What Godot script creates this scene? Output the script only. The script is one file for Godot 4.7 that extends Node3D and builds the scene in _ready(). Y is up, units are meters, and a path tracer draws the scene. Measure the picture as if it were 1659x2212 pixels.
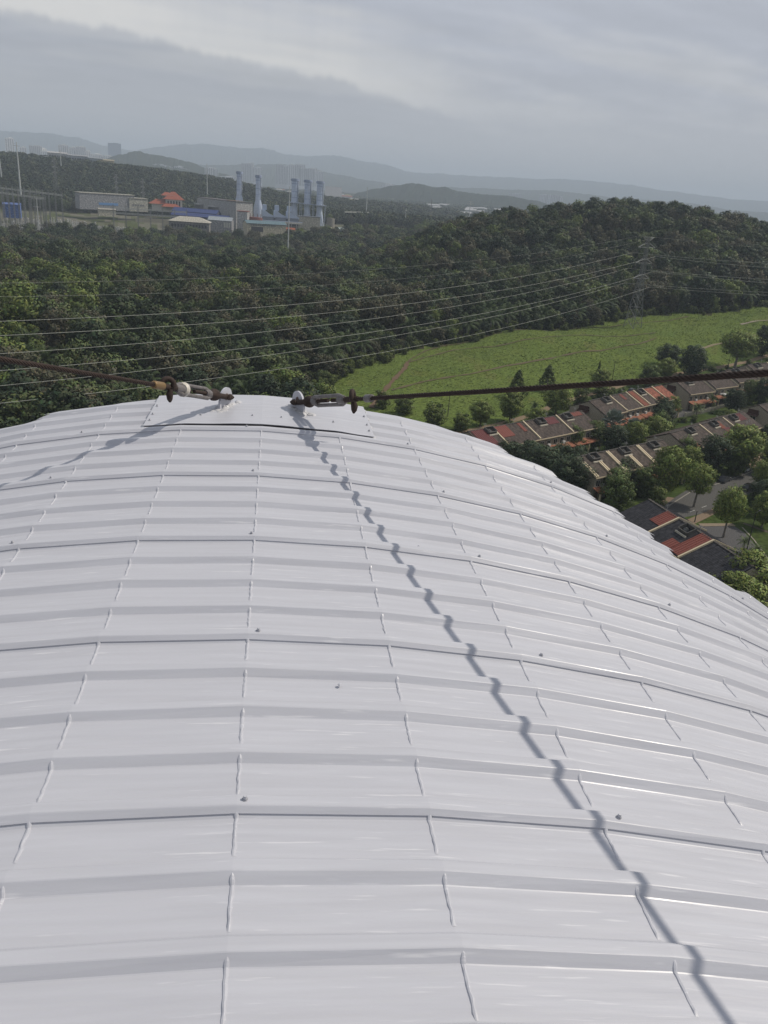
extends Node3D

# ------------------------------------------------------------------ mesh builder
class MB:
	var v := PackedVector3Array()
	var n := PackedVector3Array()
	var c := PackedColorArray()
	var uv := PackedVector2Array()
	var col := Color(1, 1, 1)
	func tri(a: Vector3, b: Vector3, d: Vector3) -> void:
		var nn := (b - a).cross(d - a).normalized()
		v.append(a); v.append(d); v.append(b)
		for i in 3:
			n.append(nn); c.append(col); uv.append(Vector2.ZERO)
	func tri_n(a: Vector3, b: Vector3, d: Vector3, na: Vector3, nb: Vector3, nd: Vector3) -> void:
		v.append(a); v.append(d); v.append(b)
		n.append(na); n.append(nd); n.append(nb)
		for i in 3:
			c.append(col); uv.append(Vector2.ZERO)
	func quad(a: Vector3, b: Vector3, d: Vector3, e: Vector3) -> void:
		tri(a, b, d); tri(a, d, e)
	func quad_uv(a: Vector3, b: Vector3, d: Vector3, e: Vector3, ua: Vector2, ub: Vector2, ud: Vector2, ue: Vector2) -> void:
		var k := uv.size()
		quad(a, b, d, e)
		uv[k] = ua; uv[k + 1] = ud; uv[k + 2] = ub
		uv[k + 3] = ua; uv[k + 4] = ue; uv[k + 5] = ud
	func box(at: Vector3, s: Vector3, b := Basis()) -> void:
		var x := b.x * s.x * 0.5
		var y := b.y * s.y * 0.5
		var z := b.z * s.z * 0.5
		quad(at - x - y + z, at + x - y + z, at + x + y + z, at - x + y + z)
		quad(at + x - y - z, at - x - y - z, at - x + y - z, at + x + y - z)
		quad(at + x - y + z, at + x - y - z, at + x + y - z, at + x + y + z)
		quad(at - x - y - z, at - x - y + z, at - x + y + z, at - x + y - z)
		quad(at - x + y + z, at + x + y + z, at + x + y - z, at - x + y - z)
		quad(at - x - y - z, at + x - y - z, at + x - y + z, at - x - y + z)
	# a bar between two points
	func bar(p: Vector3, q: Vector3, w: float, h: float) -> void:
		var d := q - p
		var z := d.normalized()
		var up := Vector3.UP if absf(z.y) < 0.95 else Vector3.RIGHT
		var x := up.cross(z).normalized()
		box((p + q) * 0.5, Vector3(w, h, d.length()), Basis(x, z.cross(x), z))
	func tube(pts: Array, rad: Array, sides := 6, caps := true) -> void:
		var rings := []
		var prev := Vector3.ZERO
		for i in pts.size():
			var t: Vector3 = (pts[mini(i + 1, pts.size() - 1)] - pts[maxi(i - 1, 0)]).normalized()
			if prev == Vector3.ZERO:
				prev = (Vector3.UP if absf(t.y) < 0.9 else Vector3.RIGHT).cross(t).normalized()
			var x: Vector3 = (prev - t * prev.dot(t)).normalized()
			prev = x
			var y := t.cross(x)
			var ring := []
			for k in sides:
				var a := TAU * k / sides
				ring.append(x * cos(a) + y * sin(a))
			rings.append(ring)
		for i in pts.size() - 1:
			for k in sides:
				var k2 := (k + 1) % sides
				var a: Vector3 = pts[i] + rings[i][k] * rad[i]
				var b: Vector3 = pts[i] + rings[i][k2] * rad[i]
				var d: Vector3 = pts[i + 1] + rings[i + 1][k2] * rad[i + 1]
				var e: Vector3 = pts[i + 1] + rings[i + 1][k] * rad[i + 1]
				tri_n(a, b, d, rings[i][k], rings[i][k2], rings[i + 1][k2])
				tri_n(a, d, e, rings[i][k], rings[i + 1][k2], rings[i + 1][k])
		if caps:
			var l := pts.size() - 1
			for k in sides:
				var k2 := (k + 1) % sides
				tri(pts[0], pts[0] + rings[0][k2] * rad[0], pts[0] + rings[0][k] * rad[0])
				tri(pts[l], pts[l] + rings[l][k] * rad[l], pts[l] + rings[l][k2] * rad[l])
	# flat outline (counter-clockwise, x-y) given a thickness along z of the basis
	func slab(out: PackedVector2Array, thick: float, at: Vector3, b: Basis) -> void:
		var idx := Geometry2D.triangulate_polygon(out)
		var f := b.z * thick * 0.5
		for i in range(0, idx.size(), 3):
			var p := out[idx[i]]
			var q := out[idx[i + 1]]
			var r := out[idx[i + 2]]
			if (q - p).cross(r - p) < 0.0:
				var sw := q
				q = r
				r = sw
			tri(at + b.x * p.x + b.y * p.y + f, at + b.x * q.x + b.y * q.y + f, at + b.x * r.x + b.y * r.y + f)
			tri(at + b.x * p.x + b.y * p.y - f, at + b.x * r.x + b.y * r.y - f, at + b.x * q.x + b.y * q.y - f)
		for i in out.size():
			var p := out[i]
			var q := out[(i + 1) % out.size()]
			var a := at + b.x * p.x + b.y * p.y
			var e := at + b.x * q.x + b.y * q.y
			quad(a - f, e - f, e + f, a + f)
	func gable(x0: float, x1: float, y0: float, y1: float, hd: float, at := Vector3.ZERO) -> void:
		# triangular prism along x: eave height y0, ridge y1, half depth hd
		var a := at + Vector3(x0, y0, hd)
		var b := at + Vector3(x1, y0, hd)
		var d := at + Vector3(x1, y1, 0)
		var e := at + Vector3(x0, y1, 0)
		var f := at + Vector3(x1, y0, -hd)
		var g := at + Vector3(x0, y0, -hd)
		quad(a, b, d, e); quad(f, g, e, d); tri(b, f, d); tri(g, a, e)
	func hip(sx: float, sz: float, y0: float, y1: float, ridge: float, at := Vector3.ZERO) -> void:
		var a := at + Vector3(-sx, y0, sz)
		var b := at + Vector3(sx, y0, sz)
		var d := at + Vector3(sx, y0, -sz)
		var e := at + Vector3(-sx, y0, -sz)
		var p := at + Vector3(-ridge, y1, 0)
		var q := at + Vector3(ridge, y1, 0)
		quad(a, b, q, p); quad(d, e, p, q); tri(b, d, q); tri(e, a, p); quad(a, e, d, b)
	func make(mat: Material, mesh: ArrayMesh = null) -> ArrayMesh:
		var m := mesh if mesh else ArrayMesh.new()
		var arr := []
		arr.resize(Mesh.ARRAY_MAX)
		arr[Mesh.ARRAY_VERTEX] = v
		arr[Mesh.ARRAY_NORMAL] = n
		arr[Mesh.ARRAY_COLOR] = c
		arr[Mesh.ARRAY_TEX_UV] = uv
		m.add_surface_from_arrays(Mesh.PRIMITIVE_TRIANGLES, arr)
		m.surface_set_material(m.get_surface_count() - 1, mat)
		return m

# ------------------------------------------------------------------ naming and tagging
var used := {}
func numbered(called: String) -> String:
	var k: int = used.get(called, 0)
	used[called] = k + 1
	return called if k == 0 else "%s_%03d" % [called, k]

func tag(o: Node, label: String, category: String, group := "") -> void:
	o.set_meta("label", label)
	o.set_meta("category", category)
	if group != "":
		o.set_meta("group", group)

func thing(called: String, label: String, category: String, at := Vector3.ZERO, turn := 0.0, group := "") -> Node3D:
	var o := Node3D.new()
	o.name = numbered(called)
	add_child(o)
	o.position = at
	o.rotation.y = turn
	tag(o, label, category, group)
	return o

func part(called: String, mesh: Mesh, parent: Node, at := Vector3.ZERO) -> MeshInstance3D:
	var o := MeshInstance3D.new()
	o.name = called
	o.mesh = mesh
	o.position = at
	parent.add_child(o, true)
	return o

func struct(called: String, mesh: Mesh, kind := "structure") -> MeshInstance3D:
	var o := MeshInstance3D.new()
	o.name = numbered(called)
	o.mesh = mesh
	add_child(o)
	o.set_meta("kind", kind)
	return o

func solo(called: String, mesh: Mesh, label: String, category: String, at := Vector3.ZERO, turn := 0.0, group := "") -> MeshInstance3D:
	var o := MeshInstance3D.new()
	o.name = numbered(called)
	o.mesh = mesh
	add_child(o)
	o.position = at
	o.rotation.y = turn
	tag(o, label, category, group)
	return o

func copy(src: Node3D, called: String, label: String, at: Vector3, turn := 0.0, size := Vector3.ONE, group := "") -> Node3D:
	var o: Node3D = src.duplicate()
	o.name = numbered(called)
	add_child(o)
	o.position = at
	o.rotation.y = turn
	o.scale = size
	o.set_meta("label", label)
	if group != "":
		o.set_meta("group", group)
	return o

func scatter(called: String, mesh: Mesh, places: Array) -> void:
	var mm := MultiMesh.new()
	mm.transform_format = MultiMesh.TRANSFORM_3D
	mm.mesh = mesh
	mm.instance_count = places.size()
	for i in places.size():
		mm.set_instance_transform(i, places[i])
	var o := MultiMeshInstance3D.new()
	o.name = numbered(called)
	o.multimesh = mm
	add_child(o)
	o.set_meta("kind", "stuff")

# places are written as (to the side, forward) metres from the observer's foot
func at(x: float, f: float, y := -1000.0) -> Vector3:
	return Vector3(x, y if y > -900.0 else land(x, f), -f)

func lin(r: float, g: float, b: float) -> Color:
	return Color(r, g, b).linear_to_srgb()

# ------------------------------------------------------------------ materials
var mats := {}
func noise_tex(size: int, freq: float, octaves: int, lo: Color, hi: Color, sd := 1, mid := 0.5) -> NoiseTexture2D:
	var nz := FastNoiseLite.new()
	nz.seed = sd
	nz.noise_type = FastNoiseLite.TYPE_SIMPLEX_SMOOTH
	nz.frequency = freq
	nz.fractal_octaves = octaves
	var t := NoiseTexture2D.new()
	t.width = size
	t.height = size
	t.seamless = true
	t.generate_mipmaps = false
	t.noise = nz
	var g := Gradient.new()
	g.set_color(0, lo)
	g.set_color(1, hi)
	if mid != 0.5:
		g.add_point(mid, lo.lerp(hi, 0.5))
	t.color_ramp = g
	return t

var grain: NoiseTexture2D
var blotch: NoiseTexture2D
var worn: NoiseTexture2D
# a matt surface whose colour comes with the mesh, with fine grain over it
func vmat(rough := 0.8, scale := 0.5, strong := true, spec := 0.3) -> StandardMaterial3D:
	var key := "v%f_%f_%s" % [rough, scale, strong]
	if mats.has(key):
		return mats[key]
	var m := StandardMaterial3D.new()
	m.vertex_color_use_as_albedo = true
	m.roughness = rough
	m.metallic_specular = spec
	m.albedo_texture = blotch if strong else grain
	m.uv1_triplanar = true
	m.uv1_scale = Vector3.ONE * scale
	mats[key] = m
	return m

func pmat(c: Color, rough := 0.6, metal := 0.0) -> StandardMaterial3D:
	var key := "p%s_%f_%f" % [c, rough, metal]
	if mats.has(key):
		return mats[key]
	var m := StandardMaterial3D.new()
	m.albedo_color = c
	m.roughness = rough
	m.metallic = metal
	mats[key] = m
	return m

func leaf_mat(c: Color) -> StandardMaterial3D:
	var m := StandardMaterial3D.new()
	m.vertex_color_use_as_albedo = true
	m.albedo_color = c
	m.roughness = 0.55
	m.metallic_specular = 0.25
	m.backlight_enabled = true
	m.backlight = Color(0.25, 0.3, 0.1)
	return m

# ------------------------------------------------------------------ the lie of the land: (side, forward, height) of surveyed points
const SURVEY := [
	[112, 181, 0], [70, 130, 0], [60, 200, 0], [130, 250, 0.5], [176, 272, 4], [103, 267, 1], [184, 315, 5], [59, 219, 0], [0, 60, 0], [-40, 100, 0], [40, 60, 0], [-59, 212, 0], [120, 120, 0], [180, 200, 2],
	[9, 248, 0], [31, 290, 2], [56, 318, 4], [110, 350, 8], [162, 362, 10], [209, 394, 14], [252, 404, 18], [300, 380, 18], [320, 470, 28],
	[245, 602, 55], [205, 597, 43], [170, 590, 36], [130, 580, 26], [290, 602, 53], [330, 598, 47], [380, 590, 37], [440, 570, 27], [230, 500, 26], [160, 470, 14], [300, 520, 36],
	[25, 470, 2], [60, 600, -2], [-147, 477, 2], [-95, 270, 8], [-60, 340, 2], [-150, 650, -8], [0, 740, -12], [-39, 835, -13], [-120, 830, -16], [-235, 800, -18], [-300, 825, -6], [20, 870, -11], [90, 890, -6], [160, 940, 1], [200, 800, 14], [330, 850, 30],
	[-39, 900, 2], [-190, 900, 2], [-330, 950, 6], [48, 980, 8], [150, 1020, 12], [260, 1100, 10], [-39, 1050, 3], [-190, 1100, 4], [100, 1200, 10],
	[0, 1500, 6], [300, 1600, 2], [600, 1500, 0], [-250, 1400, 12], [-470, 1400, 30], [700, 1000, 5], [500, 800, 18],
	[-483, 1630, 64], [-443, 1641, 48], [-353, 1663, 56], [-324, 1669, 60], [-294, 1674, 52], [-244, 1682, 46], [-213, 1687, 40], [-160, 1692, 36], [100, 1900, 14],
	[-700, 2400, 10], [-300, 2500, 14], [0, 2700, 0], [500, 2700, 0], [1200, 2200, 0], [-500, 4000, 0], [500, 4000, 0], [2000, 4000, 0]]
var sv_a := PackedFloat32Array()
var sv_l := PackedFloat32Array()
var sv_y := PackedFloat32Array()
var rough_land := FastNoiseLite.new()
func survey() -> void:
	for s in SURVEY:
		sv_a.append(atan2(s[0], s[1]))
		sv_l.append(log(Vector2(s[0], s[1]).length()))
		sv_y.append(s[2])

func land(x: float, f: float) -> float:
	var a := atan2(x, f)
	var l := log(maxf(sqrt(x * x + f * f), 20.0))
	var top := 0.0
	var sum := 0.02
	for i in sv_a.size():
		var dl := (l - sv_l[i]) / 0.085
		if absf(dl) > 4.0:
			continue
		var da := angle_difference(sv_a[i], a) / 0.06
		if absf(da) > 4.0:
			continue
		var w := exp(-0.5 * (da * da + dl * dl))
		top += w * sv_y[i]
		sum += w
	return top / sum

# boundaries on the ground
var FIELD := PackedVector2Array([Vector2(2, 237), Vector2(9.4, 250), Vector2(19, 267), Vector2(30, 286), Vector2(52, 314), Vector2(70, 329), Vector2(101, 347), Vector2(147, 368), Vector2(179, 392), Vector2(208, 393), Vector2(253, 406), Vector2(330, 420), Vector2(330, 330), Vector2(209, 327), Vector2(170, 301), Vector2(134, 285), Vector2(102, 263), Vector2(79, 238), Vector2(60, 222), Vector2(40, 215), Vector2(22, 220)])
var ESTATE := PackedVector2Array([Vector2(22, 220), Vector2(40, 215), Vector2(60, 222), Vector2(79, 238), Vector2(102, 263), Vector2(134, 285), Vector2(170, 301), Vector2(209, 327), Vector2(330, 330), Vector2(330, 60), Vector2(-60, 60), Vector2(-60, 150), Vector2(-10, 198)])
var PLANT := PackedVector2Array([Vector2(-300, 832), Vector2(-225, 842), Vector2(-190, 868), Vector2(-130, 893), Vector2(-80, 893), Vector2(-30, 905), Vector2(20, 925), Vector2(60, 965), Vector2(120, 1010), Vector2(190, 1080), Vector2(190, 1180), Vector2(-20, 1130), Vector2(-160, 1140), Vector2(-330, 1060)])
func inside(poly: PackedVector2Array, x: float, f: float) -> bool:
	return Geometry2D.is_point_in_polygon(Vector2(x, f), poly)

# kept free of hedges: roads, forecourts and the lawn
var NO_HEDGE := PackedVector2Array([Vector2(78, 110), Vector2(78, 150), Vector2(86, 165), Vector2(97, 175), Vector2(108, 184), Vector2(119, 192), Vector2(133, 207), Vector2(160, 225), Vector2(170, 215), Vector2(150, 190), Vector2(130, 160), Vector2(125, 110)])
const TRACKS := [
	[[29, 236], [32.5, 247.2], [39.6, 267.1], [45.8, 283.4], [48.2, 293.2]],
	[[48.2, 293.2], [50.8, 299.3], [57.8, 312.4], [69.0, 326.0], [100.9, 344.0], [120.5, 355.0], [147.0, 361.0], [200, 385]],
	[[48.1, 292.1], [54.6, 299.5], [69.8, 315.1], [85.5, 320.7], [98.6, 325.3], [113.2, 333.2], [138.7, 341.1], [167.9, 349.6]],
	[[37.6, 255.4], [50.2, 266.4], [68.2, 278.5], [84.6, 293.3], [98.1, 301.6], [111.9, 309.2], [129.8, 316.6], [152.4, 330.4], [164.3, 341.2]],
	[[172.7, 324.1], [181.7, 331.0], [188.7, 335.8], [197.1, 340.6], [215, 350]],
	[[216.4, 365.9], [231.8, 369.2], [250, 376]]]
const FOOTPATH := [[40, 207], [56.4, 217.5], [66.5, 225.0], [76.1, 233.4], [88, 245], [99.3, 256.6], [125.2, 279.0], [150, 291], [167.7, 300.4], [180.4, 309.0], [191.7, 316.0], [215, 328], [260, 340]]
const LANE := [[60, 212], [76, 222], [95, 240], [120, 263], [150, 279], [190, 301], [230, 318]]
func near_line(line: Array, x: float, f: float, r: float) -> bool:
	var p := Vector2(x, f)
	for k in line.size() - 1:
		var q := Geometry2D.get_closest_point_to_segment(p, Vector2(line[k][0], line[k][1]), Vector2(line[k + 1][0], line[k + 1][1]))
		if q.distance_to(p) < r:
			return true
	return false
func on_track(x: float, f: float) -> bool:
	for line in TRACKS:
		if near_line(line, x, f, 0.9):
			return true
	return near_line(FOOTPATH, x, f, 1.6) or near_line(LANE, x, f, 2.8)

# low town buildings in the middle distance: (bearing, distance, width, turn, pick)
var town := []
func plan_town() -> void:
	var rng := RandomNumberGenerator.new()
	rng.seed = 9
	for k in 54:
		town.append([rng.randf_range(-7.6, 5.2), rng.randf_range(2300.0, 3900.0), rng.randf_range(12.0, 40.0), rng.randf_range(-25, 25), rng.randi() % 4, rng.randf_range(7.0, 15.0)])
	for k in 22:
		town.append([rng.randf_range(9.8, 16.5), rng.randf_range(2300.0, 3300.0), rng.randf_range(18.0, 50.0), 0.0, 2, rng.randf_range(8.0, 14.0)])
	for k in 34:
		town.append([rng.randf_range(25.5, 34.0), rng.randf_range(1900.0, 2500.0), rng.randf_range(18.0, 60.0), 0.0, k % 2, rng.randf_range(9.0, 14.0)])
func in_clearing(x: float, f: float) -> bool:
	var d := Vector2(x, f).length()
	var b := rad_to_deg(atan2(x, f))
	for t in town:
		if d < t[1] + 40.0 and d > t[1] - 260.0 and absf(b - t[0]) < rad_to_deg(t[2] * 0.62 / t[1]):
			return true
	return false

# ------------------------------------------------------------------ sky
var cloud_a := FastNoiseLite.new()
var cloud_b := FastNoiseLite.new()
func sky_color(az: float, el: float) -> Color:
	# az from straight ahead to the side, el upwards, radians
	var y := sin(maxf(el, 0.0))
	var k := cos(maxf(el, 0.0)) / (y + 0.05)
	var q := Vector2(sin(az), cos(az)) * k
	var deg := rad_to_deg(el)
	var c := Color(0.60, 0.59, 0.585).lerp(Color(0.54, 0.555, 0.60), smoothstep(0.5, 9.0, deg))
	c = c.lerp(Color(0.42, 0.45, 0.515), smoothstep(16.0, 65.0, deg))
	# long soft sheets of cloud, drawn out towards the horizon
	var warp := cloud_b.get_noise_2d(q.x * 24.0, q.y * 40.0) * 30.0
	var s := cloud_a.get_noise_2d(q.x * 40.0 + q.y * 10.0 + warp, q.y * 80.0 - q.x * 14.0)
	var t := cloud_b.get_noise_2d(q.x * 70.0 + 40.0 + warp, q.y * 230.0 - q.x * 60.0)
	var u := cloud_b.get_noise_2d(q.x * 260.0 + 9.0, q.y * 620.0 - q.x * 150.0)
	var up := smoothstep(1.5, 6.5, deg)
	var veil := smoothstep(-0.1, 0.35, s + 0.35 * t + 0.1 * u)
	c = c.lerp(Color(0.70, 0.685, 0.66), 0.5 * veil * up * (1.0 - 0.5 * smoothstep(25.0, 60.0, deg)))
	c = c * (1.0 + up * (0.10 * t + 0.07 * u))
	# edge of the low grey deck, brighter sky just above it
	var d := rad_to_deg(az)
	var edge := 7.4 - 0.0035 * (d + 17.0) * (d + 17.0) - 0.012 * (d + 17.0) + 0.6 * cloud_b.get_noise_2d(d * 14.0, 7.0) + 0.35 * cloud_b.get_noise_2d(d * 50.0, 90.0) + 0.15 * cloud_b.get_noise_2d(d * 190.0, 33.0)
	var reach := (1.0 - smoothstep(2.0, 16.0, d)) * smoothstep(-75.0, -40.0, d)
	var above := smoothstep(-0.15, 0.25, deg - edge)
	var glow := above * (1.0 - smoothstep(0.6, 4.0, deg - edge + 2.0 * s + 1.2 * t))
	c = c.lerp(Color(0.90, 0.86, 0.79), reach * glow * 0.85)
	c = c * (1.0 - reach * 0.10 * (1.0 - above) * smoothstep(0.8, 4.5, deg))
	return Color(c.r * 0.755, c.g * 0.775, c.b * 0.81)

func make_sky() -> Sky:
	cloud_a.seed = 11
	cloud_a.frequency = 0.006
	cloud_a.fractal_octaves = 4
	cloud_b.seed = 5
	cloud_b.frequency = 0.008
	cloud_b.fractal_octaves = 4
	var w := 512
	var im := Image.create_empty(w, w / 2, false, Image.FORMAT_RGBF)
	for j in w / 2:
		var el := (0.5 - (j + 0.5) / (w / 2.0)) * PI
		for i in w:
			im.set_pixel(i, j, sky_color(wrapf(TAU * (i + 0.5) / w, -PI, PI), el))
	im.resize(2048, 1024, Image.INTERPOLATE_BILINEAR)
	for j in range(360, 513):
		var el := (0.5 - (j + 0.5) / 1024.0) * PI
		for i2 in range(-330, 430):
			im.set_pixel(posmod(i2, 2048), j, sky_color(TAU * (i2 + 0.5) / 2048.0, el))
	var m := PanoramaSkyMaterial.new()
	m.panorama = ImageTexture.create_from_image(im)
	var sky := Sky.new()
	sky.sky_material = m
	return sky

# ------------------------------------------------------------------ ground
func ground_color(x: float, f: float, d: float) -> Color:
	var g := rough_land.get_noise_2d(x * 3.0, f * 3.0)
	if d < 700.0 and inside(FIELD, x, f):
		return Color(0.145 + 0.02 * g, 0.195 + 0.015 * g, 0.05).lerp(Color(0.155, 0.14, 0.06), clampf(g * 1.4 - 0.45, 0, 0.4))
	if d < 700.0 and inside(ESTATE, x, f):
		return Color(0.07 + 0.02 * g, 0.10 + 0.02 * g, 0.03)
	if d > 800.0 and d < 1250.0 and inside(PLANT, x, f):
		return Color(0.2, 0.19, 0.15).lerp(Color(0.1, 0.12, 0.05), clampf(0.5 + 2.0 * g, 0, 1))
	return Color(0.045, 0.055, 0.03).lerp(Color(0.07, 0.06, 0.035), clampf(0.4 + g, 0, 1))

var gaz := []
var grad := []
var gpts := []
func build_ground() -> void:
	var a := -30.0
	while a < 50.0:
		gaz.append(a)
		a += 0.4
	while a <= 330.0:
		gaz.append(a)
		a += 7.0
	gaz[gaz.size() - 1] = 330.0
	var d := 14.0
	while d < 15500.0:
		grad.append(d)
		d *= 1.03 if d < 1500.0 else 1.07
	for i in gaz.size():
		var row := PackedVector3Array()
		for r in grad:
			var x: float = sin(deg_to_rad(gaz[i])) * r
			var f: float = cos(deg_to_rad(gaz[i])) * r
			var y := 0.0 if gaz[i] > 52.0 else land(x, f)
			if r > 330.0:
				y += rough_land.get_noise_2d(x, f) * 2.0
			row.append(Vector3(x, y, -f))
		gpts.append(row)
	var m := MB.new()
	for i in gaz.size():
		var i2 := (i + 1) % gaz.size()
		for j in grad.size() - 1:
			var p: Vector3 = gpts[i][j]
			var q: Vector3 = gpts[i2][j]
			var s: Vector3 = gpts[i2][j + 1]
			var t: Vector3 = gpts[i][j + 1]
			var mid := (p + s) * 0.5
			m.col = ground_color(mid.x, -mid.z, grad[j])
			m.quad(p, t, s, q)
		var p0: Vector3 = gpts[i][0]
		var q0: Vector3 = gpts[i2][0]
		m.tri(Vector3.ZERO, p0, q0)
	var mat := StandardMaterial3D.new()
	mat.vertex_color_use_as_albedo = true
	mat.roughness = 0.95
	mat.metallic_specular = 0.15
	mat.albedo_texture = noise_tex(512, 0.03, 6, Color(0.62, 0.62, 0.6), Color(1, 1, 1), 4)
	mat.uv1_triplanar = true
	mat.uv1_world_triplanar = true
	mat.uv1_scale = Vector3.ONE * 0.045
	struct("ground", m.make(mat))

# height of the ground sheet itself
func sheet(x: float, f: float) -> float:
	var d := sqrt(x * x + f * f)
	var a := rad_to_deg(atan2(x, f))
	var i := clampi(int((a + 30.0) / 0.4), 0, 198)
	var j := 0
	var r := 14.0
	while r * 1.03 < d and j < grad.size() - 2:
		r *= 1.03
		j += 1
	var u: float = (a - gaz[i]) / 0.4
	var w: float = (d - grad[j]) / (grad[j + 1] - grad[j])
	return lerpf(lerpf(gpts[i][j].y, gpts[i][j + 1].y, w), lerpf(gpts[i + 1][j].y, gpts[i + 1][j + 1].y, w), u)

func strip(called: String, pts: Array, width: float, lift: float, mat: Material, col: Color, ragged := 0.0) -> void:
	# a ribbon laid over the ground along a polyline of (side, forward) points
	var m := MB.new()
	m.col = col
	var line := []
	for k in pts.size() - 1:
		var a := Vector2(pts[k][0], pts[k][1])
		var b := Vector2(pts[k + 1][0], pts[k + 1][1])
		var steps := maxi(1, int(a.distance_to(b) / 2.0))
		for s in steps:
			line.append(a.lerp(b, float(s) / steps))
	line.append(Vector2(pts[-1][0], pts[-1][1]))
	var prev := []
	for k in line.size():
		var dir: Vector2 = (line[mini(k + 1, line.size() - 1)] - line[maxi(k - 1, 0)]).normalized()
		var side := Vector2(-dir.y, dir.x)
		var w := width * (1.0 + ragged * rough_land.get_noise_2d(k * 37.0, width * 100.0))
		var row := []
		for e in 5:
			var q: Vector2 = line[k] + side * w * (e / 4.0 - 0.5)
			row.append(Vector3(q.x, sheet(q.x, q.y) + lift, -q.y))
		if k > 0:
			for e in 4:
				m.quad(prev[e], row[e], row[e + 1], prev[e + 1])
		prev = row
	struct(called, m.make(mat))

func patch(called: String, pts: Array, lift: float, mat: Material, col: Color, thick := 0.0) -> void:
	# a paved area with straight sides, cut fine enough to lie on the ground
	var poly := PackedVector2Array()
	for p in pts:
		poly.append(Vector2(p[0], p[1]))
	var m := MB.new()
	m.col = col
	var lo := poly[0]
	var hi := poly[0]
	for p in poly:
		lo = lo.min(p)
		hi = hi.max(p)
	var cell := 3.0
	var x := lo.x
	while x < hi.x:
		var f := lo.y
		while f < hi.y:
			var sq := PackedVector2Array([Vector2(x, f), Vector2(x + cell, f), Vector2(x + cell, f + cell), Vector2(x, f + cell)])
			for piece in Geometry2D.intersect_polygons(poly, sq):
				var idx := Geometry2D.triangulate_polygon(piece)
				for k in range(0, idx.size(), 3):
					var t := []
					for e in 3:
						var q: Vector2 = piece[idx[k + e]]
						t.append(Vector3(q.x, sheet(q.x, q.y) + lift, -q.y))
					if (t[1] - t[0]).cross(t[2] - t[0]).y < 0.0:
						m.tri(t[0], t[2], t[1])
					else:
						m.tri(t[0], t[1], t[2])
			f += cell
		x += cell
	if thick > 0.0:
		for k in poly.size():
			var a := poly[k]
			var b := poly[(k + 1) % poly.size()]
			var pa := Vector3(a.x, sheet(a.x, a.y) + lift, -a.y)
			var pb := Vector3(b.x, sheet(b.x, b.y) + lift, -b.y)
			var dn := Vector3.DOWN * (thick + 0.2)
			m.quad(pa + dn, pb + dn, pb, pa)
	struct(called, m.make(mat))

# a wooded ridge: skyline heights above the observer's eye level (in thousandths of its distance) against bearing in degrees
func ridge(called: String, dist: float, sky_line: Array, depth: float, col: Color, sd: int, detail: float) -> void:
	var nz := FastNoiseLite.new()
	nz.seed = sd
	nz.frequency = 0.01
	nz.fractal_octaves = 5
	var m := MB.new()
	var rows := 9
	var a: float = sky_line[0][0]
	var seg := 0
	var prev := PackedVector3Array()
	while a <= sky_line[-1][0] + 0.01:
		while seg < sky_line.size() - 2 and a > sky_line[seg + 1][0]:
			seg += 1
		var t := smoothstep(sky_line[seg][0], sky_line[seg + 1][0], a)
		var h: float = 62.0 + dist * 0.001 * lerpf(sky_line[seg][1], sky_line[seg + 1][1], t)
		var row := PackedVector3Array()
		for r in rows:
			var u := (r - 5.0) / 5.0
			var fall := clampf(1.0 - absf(u if r <= 5 else u * 1.6), 0, 1)
			var dd := dist * (1.0 + depth * u)
			var y := h * pow(fall, 0.85)
			y += detail * h * (nz.get_noise_2d(a * 60.0, r * 55.0) * (0.45 if r == 5 else 1.0) + 0.35 * nz.get_noise_2d(a * 330.0, r * 90.0)) * (0.0 if r == 0 or r == rows - 1 else 1.0)
			row.append(Vector3(sin(deg_to_rad(a)) * dd, y - 4.0, -cos(deg_to_rad(a)) * dd))
		if prev.size() > 0:
			for r in rows - 1:
				var g := nz.get_noise_2d(a * 900.0, r * 300.0)
				m.col = Color(col.r * (1.0 + 0.3 * g), col.g * (1.0 + 0.3 * g), col.b)
				m.quad(prev[r], prev[r + 1], row[r + 1], row[r])
		prev = row
		a += 0.12
	struct(called, m.make(vmat(0.95, 0.01, true, 0.1)))

# ------------------------------------------------------------------ the curved metal roof under the observer
const EYE := 62.0
const FACET := 0.44882
const BEND := 0.07428
var crease := []       # Vector2(side, height) of every fold line of the curved sheets
var crease_up := []    # outward direction at that fold
const K0 := -9
const K1 := 15
func build_creases() -> void:
	var fwd := [Vector2(-0.06268, -1.35356)]
	var a := 0.05231
	for k in K1 - 1:
		fwd.append(fwd[-1] + FACET * Vector2(cos(a), -sin(a)))
		a += BEND
	var back := []
	var p := Vector2(-0.06268, -1.35356)
	a = 0.05231 - BEND
	for k in 1 - K0:
		p = p - FACET * Vector2(cos(a), -sin(a))
		back.push_front(p)
		a -= BEND
	crease = back + fwd
	for i in crease.size():
		var ang := 0.05231 + BEND * (i + K0 - 1.5)
		crease_up.append(Vector2(sin(ang), cos(ang)))

func roof_at(u: float, h: float) -> Vector2:
	# u counts facets along the arc from the first fold in the list
	var i := clampi(int(floor(u)), 0, crease.size() - 2)
	var t := u - i
	var p: Vector2 = crease[i].lerp(crease[i + 1], t)
	var n: Vector2 = crease_up[i].lerp(crease_up[i + 1], t)
	return p + n * (h / cos(BEND * 0.5))

func roof_u(x: float) -> float:
	for i in crease.size() - 1:
		if x >= crease[i].x and x <= crease[i + 1].x:
			return i + (x - crease[i].x) / (crease[i + 1].x - crease[i].x)
	return 0.0

func roof3(u: float, h: float, f: float) -> Vector3:
	var q := roof_at(u, h)
	return Vector3(q.x, EYE + q.y, -f)

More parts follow.
